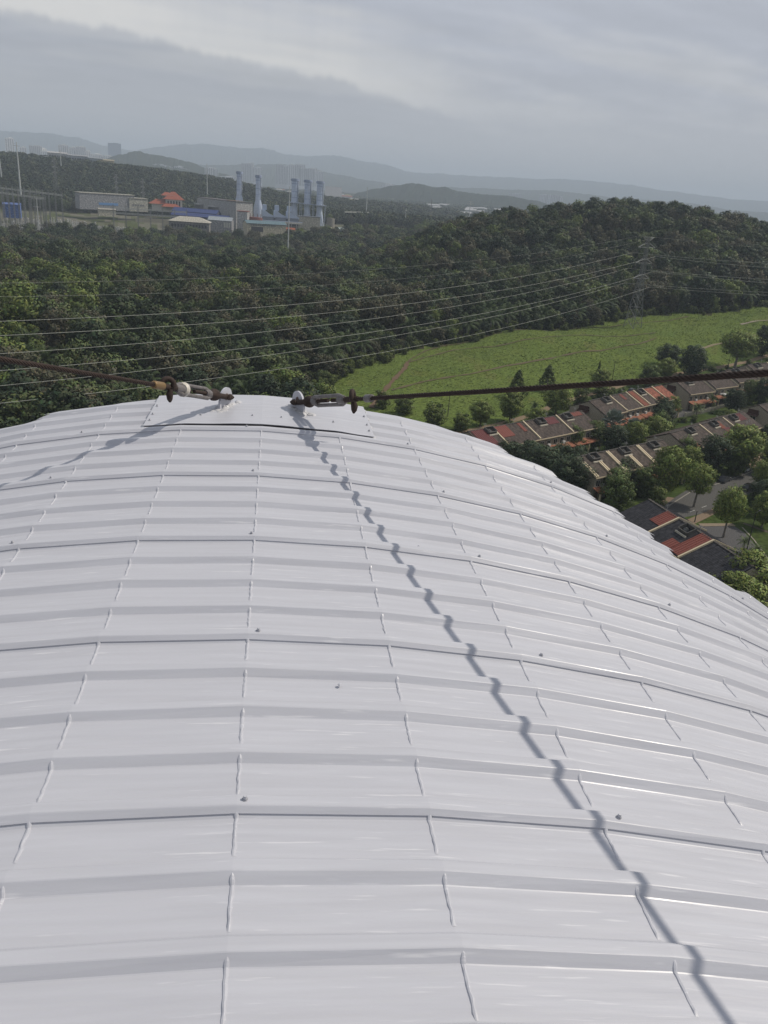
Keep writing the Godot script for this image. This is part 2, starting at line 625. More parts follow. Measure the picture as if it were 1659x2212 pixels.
func sheet_profile(last: bool) -> Array:
	var pr := [Vector2(0.0078, 0.0068), Vector2(0.0066, 0.0104), Vector2(0.0186, 0.0226), Vector2(0.0210, 0.0240), Vector2(0.0508, 0.0240), Vector2(0.0537, 0.0226), Vector2(0.0715, 0.0016), Vector2(0.0745, 0.0004)]
	for r in range(1, 4):
		var b := 0.1905 * r
		pr.append_array([Vector2(b - 0.0020, 0), Vector2(b + 0.0010, 0.0012), Vector2(b + 0.0186, 0.0198), Vector2(b + 0.0210, 0.0210), Vector2(b + 0.0505, 0.0210), Vector2(b + 0.0535, 0.0198), Vector2(b + 0.0715, 0.0012), Vector2(b + 0.0745, 0)])
	if last:
		pr.append_array([Vector2(0.772, 0), Vector2(0.785, -0.012), Vector2(0.786, -0.09)])
	else:
		pr.append_array([Vector2(0.7600, 0), Vector2(0.7632, 0.0008), Vector2(0.7835, 0.0174), Vector2(0.786, 0.0180), Vector2(0.81, 0.0180)])
	return pr

func roof_paint() -> StandardMaterial3D:
	var m := StandardMaterial3D.new()
	m.albedo_texture = noise_tex(1024, 0.012, 5, lin(0.405, 0.410, 0.445), lin(0.460, 0.468, 0.508), 21)
	m.roughness = 1.0
	m.roughness_texture = noise_tex(1024, 0.02, 5, Color(0.26, 0.26, 0.26), Color(0.56, 0.56, 0.56), 33)
	m.metallic_specular = 0.5
	m.uv1_scale = Vector3(0.13, 2.2, 1)
	# brush drag: fine lines along the ribs
	m.heightmap_enabled = true
	m.heightmap_texture = noise_tex(1024, 0.02, 4, Color(0, 0, 0), Color(1, 1, 1), 8)
	m.heightmap_scale = 0.055
	# whiter dried paint here and there
	var d := noise_tex(1024, 0.022, 5, Color(0.8, 0.8, 0.82, 0.0), Color(0.86, 0.86, 0.87, 1.0), 55)
	var g := Gradient.new()
	g.offsets = PackedFloat32Array([0.0, 0.74, 0.86, 1.0])
	g.colors = PackedColorArray([Color(0.83, 0.83, 0.85, 0), Color(0.83, 0.83, 0.85, 0), Color(0.85, 0.85, 0.86, 0.35), Color(0.87, 0.87, 0.87, 0.6)])
	d.color_ramp = g
	m.detail_enabled = true
	m.detail_albedo = d
	m.detail_uv_layer = BaseMaterial3D.DETAIL_UV_1
	return m

# where the sheets have been cut off at the far end: (side, forward)
const CUT := [[-3.0, 4.75], [-1.55, 5.04], [-1.3, 5.16], [-0.8, 5.3], [1.1, 5.3], [1.32, 5.19], [1.51, 5.13], [1.63, 5.04], [1.85, 4.92], [1.99, 4.79], [2.09, 4.67], [2.16, 4.55], [2.26, 4.46], [2.32, 4.28], [2.38, 4.08], [2.6, 4.09], [2.85, 4.16], [3.13, 4.26], [4.2, 4.5]]
func roof_end(u: float) -> float:
	var x := roof_at(u, 0.0).x
	if x <= CUT[0][0]:
		return CUT[0][1]
	for k in CUT.size() - 1:
		if x <= CUT[k + 1][0]:
			return lerpf(CUT[k][1], CUT[k + 1][1], (x - CUT[k][0]) / (CUT[k + 1][0] - CUT[k][0]))
	return CUT[-1][1]

func build_sheet(l: int, mat: Material, rng: RandomNumberGenerator) -> ArrayMesh:
	var m := MB.new()
	var z0 := 1.48204 + 0.762 * l
	var pr := sheet_profile(l == 4)
	# hand-pressed ribs: every rib wanders a little in slope and height from fold to fold
	var wob := []
	for i in crease.size():
		var row := []
		for j in pr.size():
			row.append(Vector2.ZERO)
		var j := 1
		while j + 4 < pr.size():
			if pr[j + 2].y > 0.015 and pr[j + 1].y > 0.015:
				var w := Vector2(rng.randf_range(-0.0022, 0.0022), rng.randf_range(-0.0007, 0.0007))
				row[j + 1] = w
				row[j + 2] = w
				var w2 := Vector2(rng.randf_range(-0.002, 0.002), w.y)
				row[j + 3] = w2
				row[j + 4] = w2
				j += 5
			else:
				j += 1
		wob.append(row)
	for i in crease.size() - 1:
		var n := 10 if l >= 2 else 1
		for c in n:
			var ua := i + float(c) / n
			var ub := i + (c + 1.0) / n
			var ea := roof_end(ua) if l >= 2 else 100.0
			var eb := roof_end(ub) if l >= 2 else 100.0
			for j in pr.size() - 1:
				var pa: Vector2 = pr[j] + wob[i][j].lerp(wob[i + 1][j], float(c) / n)
				var pb: Vector2 = pr[j] + wob[i][j].lerp(wob[i + 1][j], (c + 1.0) / n)
				var qa: Vector2 = pr[j + 1] + wob[i][j + 1].lerp(wob[i + 1][j + 1], float(c) / n)
				var qb: Vector2 = pr[j + 1] + wob[i][j + 1].lerp(wob[i + 1][j + 1], (c + 1.0) / n)
				if z0 + pa.x >= ea and z0 + pb.x >= eb:
					continue
				if z0 + qa.x > ea and qa.x > pa.x:
					qa = pa.lerp(qa, clampf((ea - z0 - pa.x) / (qa.x - pa.x), 0.0, 1.0))
				if z0 + qb.x > eb and qb.x > pb.x:
					qb = pb.lerp(qb, clampf((eb - z0 - pb.x) / (qb.x - pb.x), 0.0, 1.0))
				m.quad_uv(roof3(ua, pa.y, z0 + pa.x), roof3(ub, pb.y, z0 + pb.x), roof3(ub, qb.y, z0 + qb.x), roof3(ua, qa.y, z0 + qa.x), Vector2(ua * FACET, z0 + pa.x), Vector2(ub * FACET, z0 + pb.x), Vector2(ub * FACET, z0 + qb.x), Vector2(ua * FACET, z0 + qa.x))
	# the crimp pressed into every pan at every fold, running up the face of the rib behind it
	if l >= -2:
		for i in range(1, crease.size() - 1):
			var side: Vector2 = Vector2(crease_up[i].y, -crease_up[i].x)
			for r in 4:
				var zs := z0 + 0.1905 * r + 0.0745 + rng.randf_range(0.0, 0.035) * rng.randf()
				var ze := z0 + 0.1905 * (r + 1) - 0.001
				if ze > roof_end(i) - 0.02:
					continue
				var st := []
				for s in 9:
					st.append([lerpf(zs, ze, s / 8.0), 0.0, 0.0042 * (0.7 + 0.5 * rng.randf()), 0.0048 * (0.75 + 0.5 * rng.randf()), 0.0013 * rng.randf_range(-1, 1)])
				st[0][2] = 0.001
				if not (l == 4 and r == 3):
					st.append([ze + 0.0075, 0.0062, 0.0055, 0.006, 0.0])
					st.append([ze + 0.0140, 0.0122, 0.004, 0.0045, 0.0])
					st.append([ze + 0.0195, 0.0175, 0.0003, 0.0006, 0.0])
				var prev := []
				for q in st:
					var row := []
					for e in 5:
						var ang := PI * e / 4.0
						var o: float = -cos(ang) * q[3] + q[4]
						var h: float = q[1] + sin(ang) * q[2] - 0.0006
						var c2: Vector2 = crease[i] + side * o + crease_up[i] * h
						row.append(Vector3(c2.x, EYE + c2.y, -q[0]))
					if prev.size() > 0:
						for e in 4:
							m.quad_uv(prev[e], prev[e + 1], row[e + 1], row[e], Vector2(i * FACET, q[0]), Vector2(i * FACET + 0.004, q[0]), Vector2(i * FACET + 0.004, q[0] + 0.01), Vector2(i * FACET, q[0] + 0.01))
					prev = row
	return m.make(mat)

func screw_mesh(mat: Material) -> ArrayMesh:
	var m := MB.new()
	m.tube([Vector3(0, 0, 0), Vector3(0, 0.0022, 0), Vector3(0, 0.0024, 0)], [0.0068, 0.0068, 0.0045], 12)
	m.tube([Vector3(0, 0.0022, 0), Vector3(0, 0.0085, 0), Vector3(0, 0.0098, 0)], [0.0046, 0.0046, 0.0034], 6)
	return m.make(mat)

func blob(m: MB, c: Vector3, r: float, squash: float, rng: RandomNumberGenerator, ax: Basis) -> void:
	var rows := 4
	var ring := 8
	var pts := []
	for i in rows + 1:
		var line := []
		for k in ring:
			var t := PI * 0.5 * i / rows
			var a := TAU * k / ring
			var w := r * (1.0 + rng.randf_range(-0.25, 0.25))
			line.append(c + ax.x * cos(a) * cos(t) * w + ax.z * sin(a) * cos(t) * w + ax.y * sin(t) * r * squash)
		pts.append(line)
	for i in rows:
		for k in ring:
			var k2 := (k + 1) % ring
			m.quad(pts[i][k2], pts[i][k], pts[i + 1][k], pts[i + 1][k2])

func build_roof() -> void:
	build_creases()
	var rng := RandomNumberGenerator.new()
	rng.seed = 3
	var paint := roof_paint()
	var t := thing("tower_building", "tall building under a curved grey painted ribbed metal roof, seen from its top", "building")
	for l in range(-6, 5):
		part("roof_sheet", build_sheet(l, paint, rng), t)
	# body of the building below
	var wm := vmat(0.8, 0.3, false)
	var z1 := 5.18
	var z0 := -3.0
	var base := EYE - 4.0
	for f in [z0, z1]:
		var wall := MB.new()
		wall.col = Color(0.5, 0.49, 0.46)
		for i in crease.size() - 1:
			var a := roof3(i, -0.03, f if f == z0 else roof_end(i) - 0.12)
			var b := roof3(i + 1, -0.03, f if f == z0 else roof_end(i + 1) - 0.12)
			var bl := Vector3(b.x, base, b.z)
			var al := Vector3(a.x, base, a.z)
			if f == z1:
				wall.quad(bl, al, a, b)
			else:
				wall.quad(al, bl, b, a)
		part("end_wall", wall.make(wm), t)
	var body := MB.new()
	body.col = Color(0.5, 0.49, 0.46)
	var xa: float = crease[0].x
	var xb: float = crease[-1].x
	body.box(Vector3((xa + xb) * 0.5, base * 0.5, -(z0 + z1) * 0.5), Vector3(xb - xa - 0.04, base, z1 - z0 - 0.02))
	part("wall", body.make(wm), t)
	# screws on the lapped ribs
	var sm := screw_mesh(pmat(lin(0.44, 0.445, 0.48), 0.45))
	for l in range(-1, 5):
		var u := 0.94 + 9.0 - 6.2
		var k := 0
		while u < crease.size() - 2:
			var f := 1.48204 + 0.762 * l + 0.036
			if f > roof_end(u) - 0.03:
				break
			var q := roof_at(u, 0.0242)
			var s := part("screw", sm, t, Vector3(q.x, EYE + q.y, -f))
			var n: Vector2 = crease_up[int(u)].lerp(crease_up[int(u) + 1], u - int(u))
			s.rotation.z = -atan2(n.x, n.y)
			u += 2.08 + rng.randf_range(-0.06, 0.06)
			k += 1
	# flat plate over the last ribs, under the two lugs
	var plate := MB.new()
	var cuts := 40
	for i in cuts:
		var row := []
		for e in 2:
			var x := lerpf(-0.722, 0.592, float(i + e) / cuts)
			var u := roof_u(x)
			var lift := 0.0305 + 0.003 * sin(x * 5.0 + 1.9) + 0.001 * sin(x * 23.0)
			var skew := 0.0
			row.append([roof3(u, lift - 0.004, 4.600 + skew), roof3(u, lift, 4.598 + skew), roof3(u, lift * 0.4 + 0.6 * 0.0285, 4.74), roof3(u, 0.0275, 5.0), roof3(u, 0.027, 5.29), roof3(u, -0.06, 5.302), x])
		for j in 5:
			plate.quad_uv(row[0][j], row[1][j], row[1][j + 1], row[0][j + 1], Vector2(row[0][6], j * 0.2), Vector2(row[1][6], j * 0.2), Vector2(row[1][6], j * 0.2 + 0.2), Vector2(row[0][6], j * 0.2 + 0.2))
	part("cover_plate", plate.make(paint), t)
	var sealed := pmat(lin(0.46, 0.46, 0.475), 0.4)
	for s in [-0.70, 0.57]:
		for f in [4.7, 4.83, 5.02]:
			var u := roof_u(s)
			var q := roof_at(u, 0.03)
			var sc := part("rivet", sm, t, Vector3(q.x, EYE + q.y, -f))
			sc.rotation.z = -atan2(crease_up[int(u)].x, crease_up[int(u)].y)
	for x in [-0.42, -0.12, 0.05, 0.36]:
		var u := roof_u(x)
		var q := roof_at(u, 0.0295)
		part("rivet", sm, t, Vector3(q.x, EYE + q.y, -4.78))
	# lips where the plate is dressed down into the pans at both ends
	for s in [-0.722, 0.592]:
		for r in 4:
			var f := 4.53 + 0.1905 * r + 0.115
			var lip := MB.new()
			blob(lip, roof3(roof_u(s), -0.004, f), 0.05, 0.6, rng, Basis(Vector3(0.45, 0, 0), Vector3.UP, Vector3(0, 0, 1)))
			part("sealant", lip.make(sealed), t)
	# the two lugs with their sealed feet
	for side in [0, 1]:
		var dirx := 0.4175 if side == 0 else -0.4
		var along := Vector3(dirx, 0, 0.87).normalized()
		var foot := Vector3(0.1555, EYE - 1.3395, -4.995) if side == 0 else Vector3(-0.288, EYE - 1.332, -4.98)
		var b := Basis(along, Vector3.UP, along.cross(Vector3.UP))
		var out := PackedVector2Array([Vector2(-0.1, -0.02), Vector2(0.085, -0.02), Vector2(0.08, 0.05)])
		for k in 11:
			var a := lerpf(0.1, PI - 0.25, k / 10.0)
			out.append(Vector2(0.0 + 0.07 * cos(a), 0.066 + 0.056 * sin(a)))
		out.append(Vector2(-0.078, 0.045))
		var lug := MB.new()
		lug.slab(out, 0.012, foot, b)
		var lg := part("lug", lug.make(pmat(lin(0.44, 0.445, 0.49), 0.5)), t)
		var hole := MB.new()
		hole.tube([foot + b * Vector3(0.0, 0.066, -0.0075), foot + b * Vector3(0.0, 0.066, 0.0075)], [0.021, 0.021], 12)
		part("bush", hole.make(pmat(lin(0.1, 0.06, 0.045), 0.6)), lg)
		var seal := MB.new()
		for k in 52:
			var w := rng.randf_range(-0.13, 0.125)
			var o := rng.randf_range(-0.03, 0.03) * (1.0 + 2.0 * maxf(0, w))
			blob(seal, foot + along * w + b.z * o + Vector3(0, -0.004, 0), rng.randf_range(0.012, 0.03), rng.randf_range(0.3, 0.8), rng, b)
		part("sealant", seal.make(sealed), t)
	# small raised runs of paint
	for q in [[-0.15, 0.868, 0.012], [0.21, 2.02, 0.006], [0.62, 3.1, 0.005], [1.3, 1.7, 0.006]]:
		var d := MB.new()
		blob(d, roof3(roof_u(q[0]), 0.008, q[1]), q[2], 0.8, rng, Basis())
		part("paint_run", d.make(paint), t)

# ------------------------------------------------------------------ the stay cables
func build_stay(right_hand: bool) -> void:
	var ax := Vector3(0.1795, -1.2718, 4.9448) if right_hand else Vector3(-0.3114, -1.2510, 4.9304)
	var bx := Vector3(0.4175, 0.2662, -0.8689) if right_hand else Vector3(-0.4000, 0.2825, -0.8720)
	var qx := Vector3(0.0011, 0.0013, 0.0010) if right_hand else Vector3(-0.0027, -0.0006, 0.0012)
	var pos := func(s: float) -> Vector3:
		var q := ax + bx * s + qx * s * s
		return Vector3(q.x, EYE + q.y, -q.z)
	var d: Vector3 = (pos.call(0.4) - pos.call(0.0)).normalized()
	var side := d.cross(Vector3.UP).normalized()
	var up := side.cross(d)
	var rng := RandomNumberGenerator.new()
	rng.seed = 71 if right_hand else 72
	var t := thing("stay_cable", "dark steel stay cable and turnbuckle rising past the terrace houses" if right_hand else "rusty brown wire rope stay and turnbuckle rising past the dark forest", "cable", Vector3.ZERO, 0.0, "stay cables fixed to the roof lugs")
	var rust := StandardMaterial3D.new()
	rust.albedo_texture = noise_tex(256, 0.03, 4, lin(0.022, 0.017, 0.015), lin(0.062, 0.041, 0.034), 14)
	rust.uv1_triplanar = true
	rust.uv1_scale = Vector3.ONE * 9.0
	rust.roughness = 0.75
	rust.metallic_specular = 0.35
	var zinc := StandardMaterial3D.new()
	zinc.albedo_texture = noise_tex(256, 0.02, 4, lin(0.075, 0.065, 0.062), lin(0.20, 0.19, 0.19), 15)
	zinc.uv1_triplanar = true
	zinc.uv1_scale = Vector3.ONE * 7.0
	zinc.roughness = 0.5
	zinc.metallic_specular = 0.5
	var P := func(s: float, u: float, w: float) -> Vector3:
		return pos.call(s) + up * u + side * w
	# jaw that straddles the lug, with its pin
	var jaw := MB.new()
	for w in [-0.02, 0.02]:
		jaw.tube([P.call(0.09, 0, w * 0.7), P.call(0.05, 0, w), P.call(-0.055, 0, w), P.call(-0.075, 0.002, w * 1.1), P.call(-0.1, 0.003, w * 1.1), P.call(-0.128, 0.004, w)], [0.016, 0.0165, 0.0165, 0.02, 0.013, 0.004], 10)
	part("jaw", jaw.make(rust), t)
	var pin := MB.new()
	pin.tube([P.call(-0.03, 0, -0.046), P.call(-0.03, 0, 0.046)], [0.011, 0.011], 10)
	for w in [-0.042, 0.036]:
		pin.tube([P.call(-0.03, 0, w), P.call(-0.03, 0, w + 0.007)], [0.018, 0.018], 6)
	part("pin", pin.make(rust), t)
	# round collar nut
	var col := MB.new()
	col.tube([P.call(0.068, 0, 0), P.call(0.072, 0, 0), P.call(0.1, 0, 0), P.call(0.115, 0, 0), P.call(0.135, 0, 0)], [0.02, 0.034, 0.037, 0.028, 0.015], 14)
	part("collar", col.make(rust), t)
	# turnbuckle: two side rods, end blocks, threaded studs
	var tb := MB.new()
	for w in [-1.0, 1.0]:
		var o: float = w * 0.028
		var pts := []
		for k in 9:
			var q := k / 8.0
			var s := lerpf(0.14, 0.525, q)
			var e := 1.0 if k > 0 and k < 8 else 0.45
			pts.append(P.call(s, o * e * 0.92, o * e * 0.38))
		tb.tube(pts, [0.012, 0.0125, 0.0118, 0.0115, 0.0115, 0.0115, 0.0118, 0.0125, 0.012], 10)
	tb.tube([P.call(0.132, 0, 0), P.call(0.145, 0, 0), P.call(0.19, 0, 0), P.call(0.2, 0, 0)], [0.014, 0.022, 0.0245, 0.018], 12)
	tb.tube([P.call(0.455, 0, 0), P.call(0.465, 0, 0), P.call(0.51, 0, 0), P.call(0.53, 0, 0)], [0.018, 0.0245, 0.0235, 0.016], 12)
	part("turnbuckle", tb.make(zinc), t)
	for e in [[0.19, 0.33], [0.375, 0.47]]:
		var th := MB.new()
		var pts := []
		var rad := []
		var n := int((e[1] - e[0]) / 0.002)
		for k in n + 1:
			pts.append(P.call(lerpf(e[0], e[1], float(k) / n), 0, 0))
			rad.append(0.0105 + 0.0012 * (k % 2))
		th.tube(pts, rad, 10)
		part("threaded_rod", th.make(rust), t)
	if not right_hand:
		var ring := MB.new()
		ring.tube([P.call(0.442, 0, 0), P.call(0.445, 0, 0), P.call(0.458, 0, 0), P.call(0.462, 0, 0)], [0.03, 0.041, 0.041, 0.03], 18)
		part("worn_ring", ring.make(pmat(lin(0.5, 0.47, 0.42), 0.5)), t)
	# eye and shackle
	var eye := MB.new()
	eye.tube([P.call(0.52, 0, 0), P.call(0.56, 0, 0), P.call(0.66, 0, 0)], [0.014, 0.018, 0.016], 10)
	part("eye", eye.make(rust), t)
	var sh := MB.new()
	var bow := []
	var br := []
	for k in 13:
		var a := lerpf(-0.35, PI + 0.2, k / 12.0)
		bow.append(P.call(0.615 + 0.026 * cos(a), 0.008 + 0.036 * sin(a), 0.022 * cos(a)))
		br.append(0.0145)
	sh.tube(bow, br, 8)
	sh.tube([P.call(0.6, -0.012, -0.01), P.call(0.605, -0.04, -0.012), P.call(0.597, -0.062, -0.012), P.call(0.59, -0.078, -0.012)], [0.014, 0.02, 0.016, 0.006], 8)
	part("shackle", sh.make(rust), t)
	# pressed sleeve
	var s0 := 0.754 if right_hand else 0.66
	var s1 := 0.816 if right_hand else 0.752
	var fer := MB.new()
	fer.tube([P.call(s0, 0, 0), P.call(s0 + 0.004, 0, 0), P.call(s1 - 0.004, 0, 0), P.call(s1, 0, 0)], [0.015, 0.0215, 0.0215, 0.015], 14)
	part("sleeve", fer.make(zinc if right_hand else pmat(lin(0.20, 0.13, 0.06), 0.5, 0.3)), t)
	# six twisted strands
	var lay := 0.12
	var rope := MB.new()
	for k in 6:
		var pts := []
		var rad := []
		var s := 0.63
		while s < 3.4:
			var a := TAU * (s / lay + k / 6.0)
			pts.append(P.call(s, cos(a) * 0.0078, sin(a) * 0.0078))
			rad.append(0.0042)
			s += 0.0106
		rope.tube(pts, rad, 5, false)
	var core := []
	var cr := []
	for k in 60:
		core.append(P.call(0.63 + 0.047 * k, 0, 0))
		cr.append(0.0045)
	rope.tube(core, cr, 6)
	var far := []
	var fr := []
	for k in 30:
		far.append(P.call(3.38 + 0.2 * k, 0, 0))
		fr.append(0.0113)
	rope.tube(far, fr, 8)
	part("wire_rope", rope.make(rust), t)
	# splashes of the roof paint
	var white := pmat(lin(0.5, 0.51, 0.54), 0.5)
	var sd := -1.0 if right_hand else 1.0
	var spots := [1.42, 1.5, 1.62, 1.77, 1.8, 1.86, 1.95, 1.98, 2.15, 2.19, 2.22, 2.5, 2.54, 2.62] if right_hand else [0.99, 1.02, 1.2]
	for s in spots:
		var drip := MB.new()
		var lng := rng.randf_range(0.005, 0.012) * (1.8 if right_hand and s > 1.7 and s < 2.0 else 0.8)
		drip.tube([P.call(s - lng * 1.4, 0.006, 0.0085 * sd), P.call(s - lng * 0.5, 0.004, 0.0098 * sd), P.call(s + lng * 0.6, -0.001, 0.0108 * sd), P.call(s + lng * 1.3, -0.006, 0.0086 * sd)], [0.0006, 0.0032, 0.003, 0.0006], 6)
		part("paint_drip", drip.make(white), t)

# ------------------------------------------------------------------ vegetation
var bark: StandardMaterial3D
func leaf(m: MB, c: Vector3, outward: Vector3, size: float, rng: RandomNumberGenerator) -> void:
	var r := Vector3(rng.randf_range(-1, 1), rng.randf_range(-1, 1), rng.randf_range(-1, 1))
	var nn := (outward * 0.8 + r * 0.75 + Vector3(0, 0.35, 0)).normalized()
	var x := nn.cross(Vector3(rng.randf_range(-1, 1), rng.randf_range(-1, 1), rng.randf_range(-1, 1))).normalized()
	var y := nn.cross(x)
	var l := size * rng.randf_range(0.6, 1.3)
	var w := l * 0.55
	var sn := (outward * 0.85 + nn * 0.4).normalized()
	var a := c - x * l
	var b := c - y * w + nn * l * 0.15
	var d := c + x * l
	var e := c + y * w + nn * l * 0.15
	m.tri_n(a, b, d, sn, sn, sn)
	m.tri_n(a, d, e, sn, sn, sn)

func clump(m: MB, c: Vector3, r: Vector3, count: int, size: float, tone: float, rng: RandomNumberGenerator, base: Color) -> void:
	for i in count:
		var o := Vector3(rng.randfn(), rng.randfn(), rng.randfn()).normalized()
		var k := 0.55 + 0.5 * rng.randf()
		var t := tone * rng.randf_range(0.82, 1.22)
		m.col = Color(base.r * t * rng.randf_range(0.85, 1.2), base.g * t, base.b * t * rng.randf_range(0.8, 1.2))
		leaf(m, c + o * r * k, o, size, rng)

# unit tree: one metre wide and one metre tall, foot at the origin
func broad_tree(sd: int, clumps: int, per: int, size: float, low: float, flat: float, base: Color) -> Array:
	var rng := RandomNumberGenerator.new()
	rng.seed = sd
	var cr := MB.new()
	var tr := MB.new()
	var fork := Vector3(rng.randf_range(-0.03, 0.03), low * 0.9, rng.randf_range(-0.03, 0.03))
	tr.tube([Vector3(0, -0.03, 0), Vector3(fork.x * 0.4, low * 0.5, fork.z * 0.4), fork], [0.036, 0.026, 0.022], 7)
	var mid := Vector3(0, (1.0 + low) * 0.5, 0)
	for i in clumps:
		var a := TAU * (i * 0.618 + rng.randf() * 0.08)
		var h := (i + 0.5) / clumps
		var ring := sin(acos(clampf(1.0 - 2.0 * h, -1, 1))) * rng.randf_range(0.55, 1.02)
		var c := mid + Vector3(cos(a) * ring * 0.36, (h * 2.0 - 1.0) * (1.0 - low) * flat * 0.5, sin(a) * ring * 0.36)
		var r := rng.randf_range(0.11, 0.19)
		clump(cr, c, Vector3(r, r * rng.randf_range(0.65, 0.95), r), per, size, rng.randf_range(0.62, 1.4), rng, base)
		if i % 3 == 0:
			tr.tube([fork, fork.lerp(c, 0.5) + Vector3(0, 0.02, 0), c], [0.016, 0.009, 0.004], 5, false)
	for k in cr.v.size():
		var o: Vector3 = (cr.v[k] - mid) * Vector3(1.0, 0.9, 1.0)
		cr.n[k] = (cr.n[k] + o.normalized() * 0.45).normalized()
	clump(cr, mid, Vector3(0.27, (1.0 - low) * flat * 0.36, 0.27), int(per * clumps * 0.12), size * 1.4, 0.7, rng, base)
	return [tr, cr]

func cone_tree(sd: int, base: Color) -> Array:
	var rng := RandomNumberGenerator.new()
	rng.seed = sd
	var cr := MB.new()
	var tr := MB.new()
	tr.tube([Vector3(0, -0.02, 0), Vector3(0, 0.9, 0)], [0.03, 0.008], 6)
	for i in 26:
		var h := 0.12 + 0.82 * i / 25.0
		var a := TAU * i * 0.382
		var ring := (1.02 - h) * 0.42
		clump(cr, Vector3(cos(a) * ring, h, sin(a) * ring), Vector3.ONE * lerpf(0.15, 0.06, h), 110, 0.03, rng.randf_range(0.75, 1.2), rng, base)
	return [tr, cr]

func palm(sd: int, fronds: int, base: Color, fan := false) -> Array:
	var rng := RandomNumberGenerator.new()
	rng.seed = sd
	var cr := MB.new()
	var tr := MB.new()
	var top := Vector3(rng.randf_range(-0.04, 0.04), 0.62 if not fan else 0.5, rng.randf_range(-0.04, 0.04))
	tr.tube([Vector3(0, -0.02, 0), top * 0.5 + Vector3(0.02, 0, 0), top], [0.045, 0.034, 0.032], 7)
	for i in fronds:
		var a := TAU * (i * 0.618)
		var el := lerpf(1.25, -0.35, float(i) / fronds)
		var dir := Vector3(cos(a) * cos(el), sin(el), sin(a) * cos(el))
		var t := rng.randf_range(0.7, 1.25)
		cr.col = Color(base.r * t, base.g * t, base.b * t)
		if fan:
			var c := top + dir * 0.3
			var x := dir.cross(Vector3.UP).normalized()
			var y := dir
			tr.tube([top, c], [0.008, 0.005], 4, false)
			for k in 13:
				var b := lerpf(-2.1, 2.1, k / 12.0)
				var e := (y * cos(b) + x * sin(b))
				var w := x * cos(b) - y * sin(b)
				var tip := c + e * 0.2 + Vector3(0, -0.03, 0)
				cr.tri(c, c + e * 0.13 + w * 0.022, tip)
				cr.tri(c, tip, c + e * 0.13 - w * 0.022)
			continue
		var prev := top
		var p := top
		for k in 9:
			var g := k / 8.0
			var d2 := (dir + Vector3(0, -1.15 * g * g, 0)).normalized()
			p = prev + d2 * 0.066
			var x := d2.cross(Vector3.UP).normalized()
			var lw := 0.13 * sin(PI * clampf(g * 0.85 + 0.12, 0, 1)) + 0.02
			for s in [-1.0, 1.0]:
				for q in 2:
					var o := prev.lerp(p, q * 0.5)
					var tip: Vector3 = o + x * s * lw + d2 * 0.05 + Vector3(0, -0.045, 0)
					cr.tri(o, o + d2 * 0.028, tip)
			prev = p
	return [tr, cr]

func tree_mesh(src: Array, leaves: Material) -> ArrayMesh:
	var m: ArrayMesh = src[1].make(leaves)
	return src[0].make(bark, m)

var kinds := {}
func tree_kind(called: String, src: Array, leaves: Material) -> void:
	kinds[called] = {"trunk": src[0].make(bark), "crown": src[1].make(leaves), "both": tree_mesh(src, leaves)}

func tree(kind: String, called: String, label: String, category: String, x: float, f: float, w: float, h: float, turn: float, group := "") -> Node3D:
	var y := sheet(x, f) if x * x + f * f < 250000.0 else land(x, f)
	var t := thing(called, label, category, at(x, f, y - 0.1), turn, group)
	t.scale = Vector3(w, h, w)
	part("trunk", kinds[kind].trunk, t)
	part("crown", kinds[kind].crown, t)
	return t

func build_kinds() -> void:
	bark = StandardMaterial3D.new()
	bark.albedo_texture = noise_tex(128, 0.05, 3, lin(0.07, 0.06, 0.05), lin(0.24, 0.22, 0.19), 9)
	bark.uv1_triplanar = true
	bark.uv1_scale = Vector3.ONE * 2.0
	bark.roughness = 0.9
	var white := leaf_mat(Color(1, 1, 1))
	var bright := Color(0.145, 0.185, 0.052)
	var deep := Color(0.085, 0.115, 0.04)
	var dark := Color(0.040, 0.056, 0.030)
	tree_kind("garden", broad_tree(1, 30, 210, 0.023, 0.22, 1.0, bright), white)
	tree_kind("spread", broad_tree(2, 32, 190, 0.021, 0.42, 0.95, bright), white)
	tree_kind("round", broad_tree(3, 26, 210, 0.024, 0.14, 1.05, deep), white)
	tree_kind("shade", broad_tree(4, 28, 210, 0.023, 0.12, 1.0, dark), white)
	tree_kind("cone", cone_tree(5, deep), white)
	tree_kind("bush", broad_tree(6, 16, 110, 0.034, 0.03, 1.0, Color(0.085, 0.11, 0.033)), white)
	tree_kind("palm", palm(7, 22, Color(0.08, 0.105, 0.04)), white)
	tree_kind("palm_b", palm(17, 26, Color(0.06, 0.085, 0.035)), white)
	tree_kind("fan", palm(8, 26, Color(0.15, 0.175, 0.15), true), white)
	# forest trees
	var tones := [Color(0.053, 0.074, 0.032), Color(0.039, 0.057, 0.028), Color(0.070, 0.090, 0.036), Color(0.069, 0.069, 0.042), Color(0.038, 0.054, 0.031), Color(0.105, 0.138, 0.040)]
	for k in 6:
		tree_kind("wood%d" % k, broad_tree(40 + k, [20, 24, 18, 22, 26, 20][k], 105, 0.034, [0.22, 0.15, 0.3, 0.25, 0.12, 0.1][k], [1.0, 1.05, 0.8, 1.0, 1.1, 1.0][k], tones[k]), white)

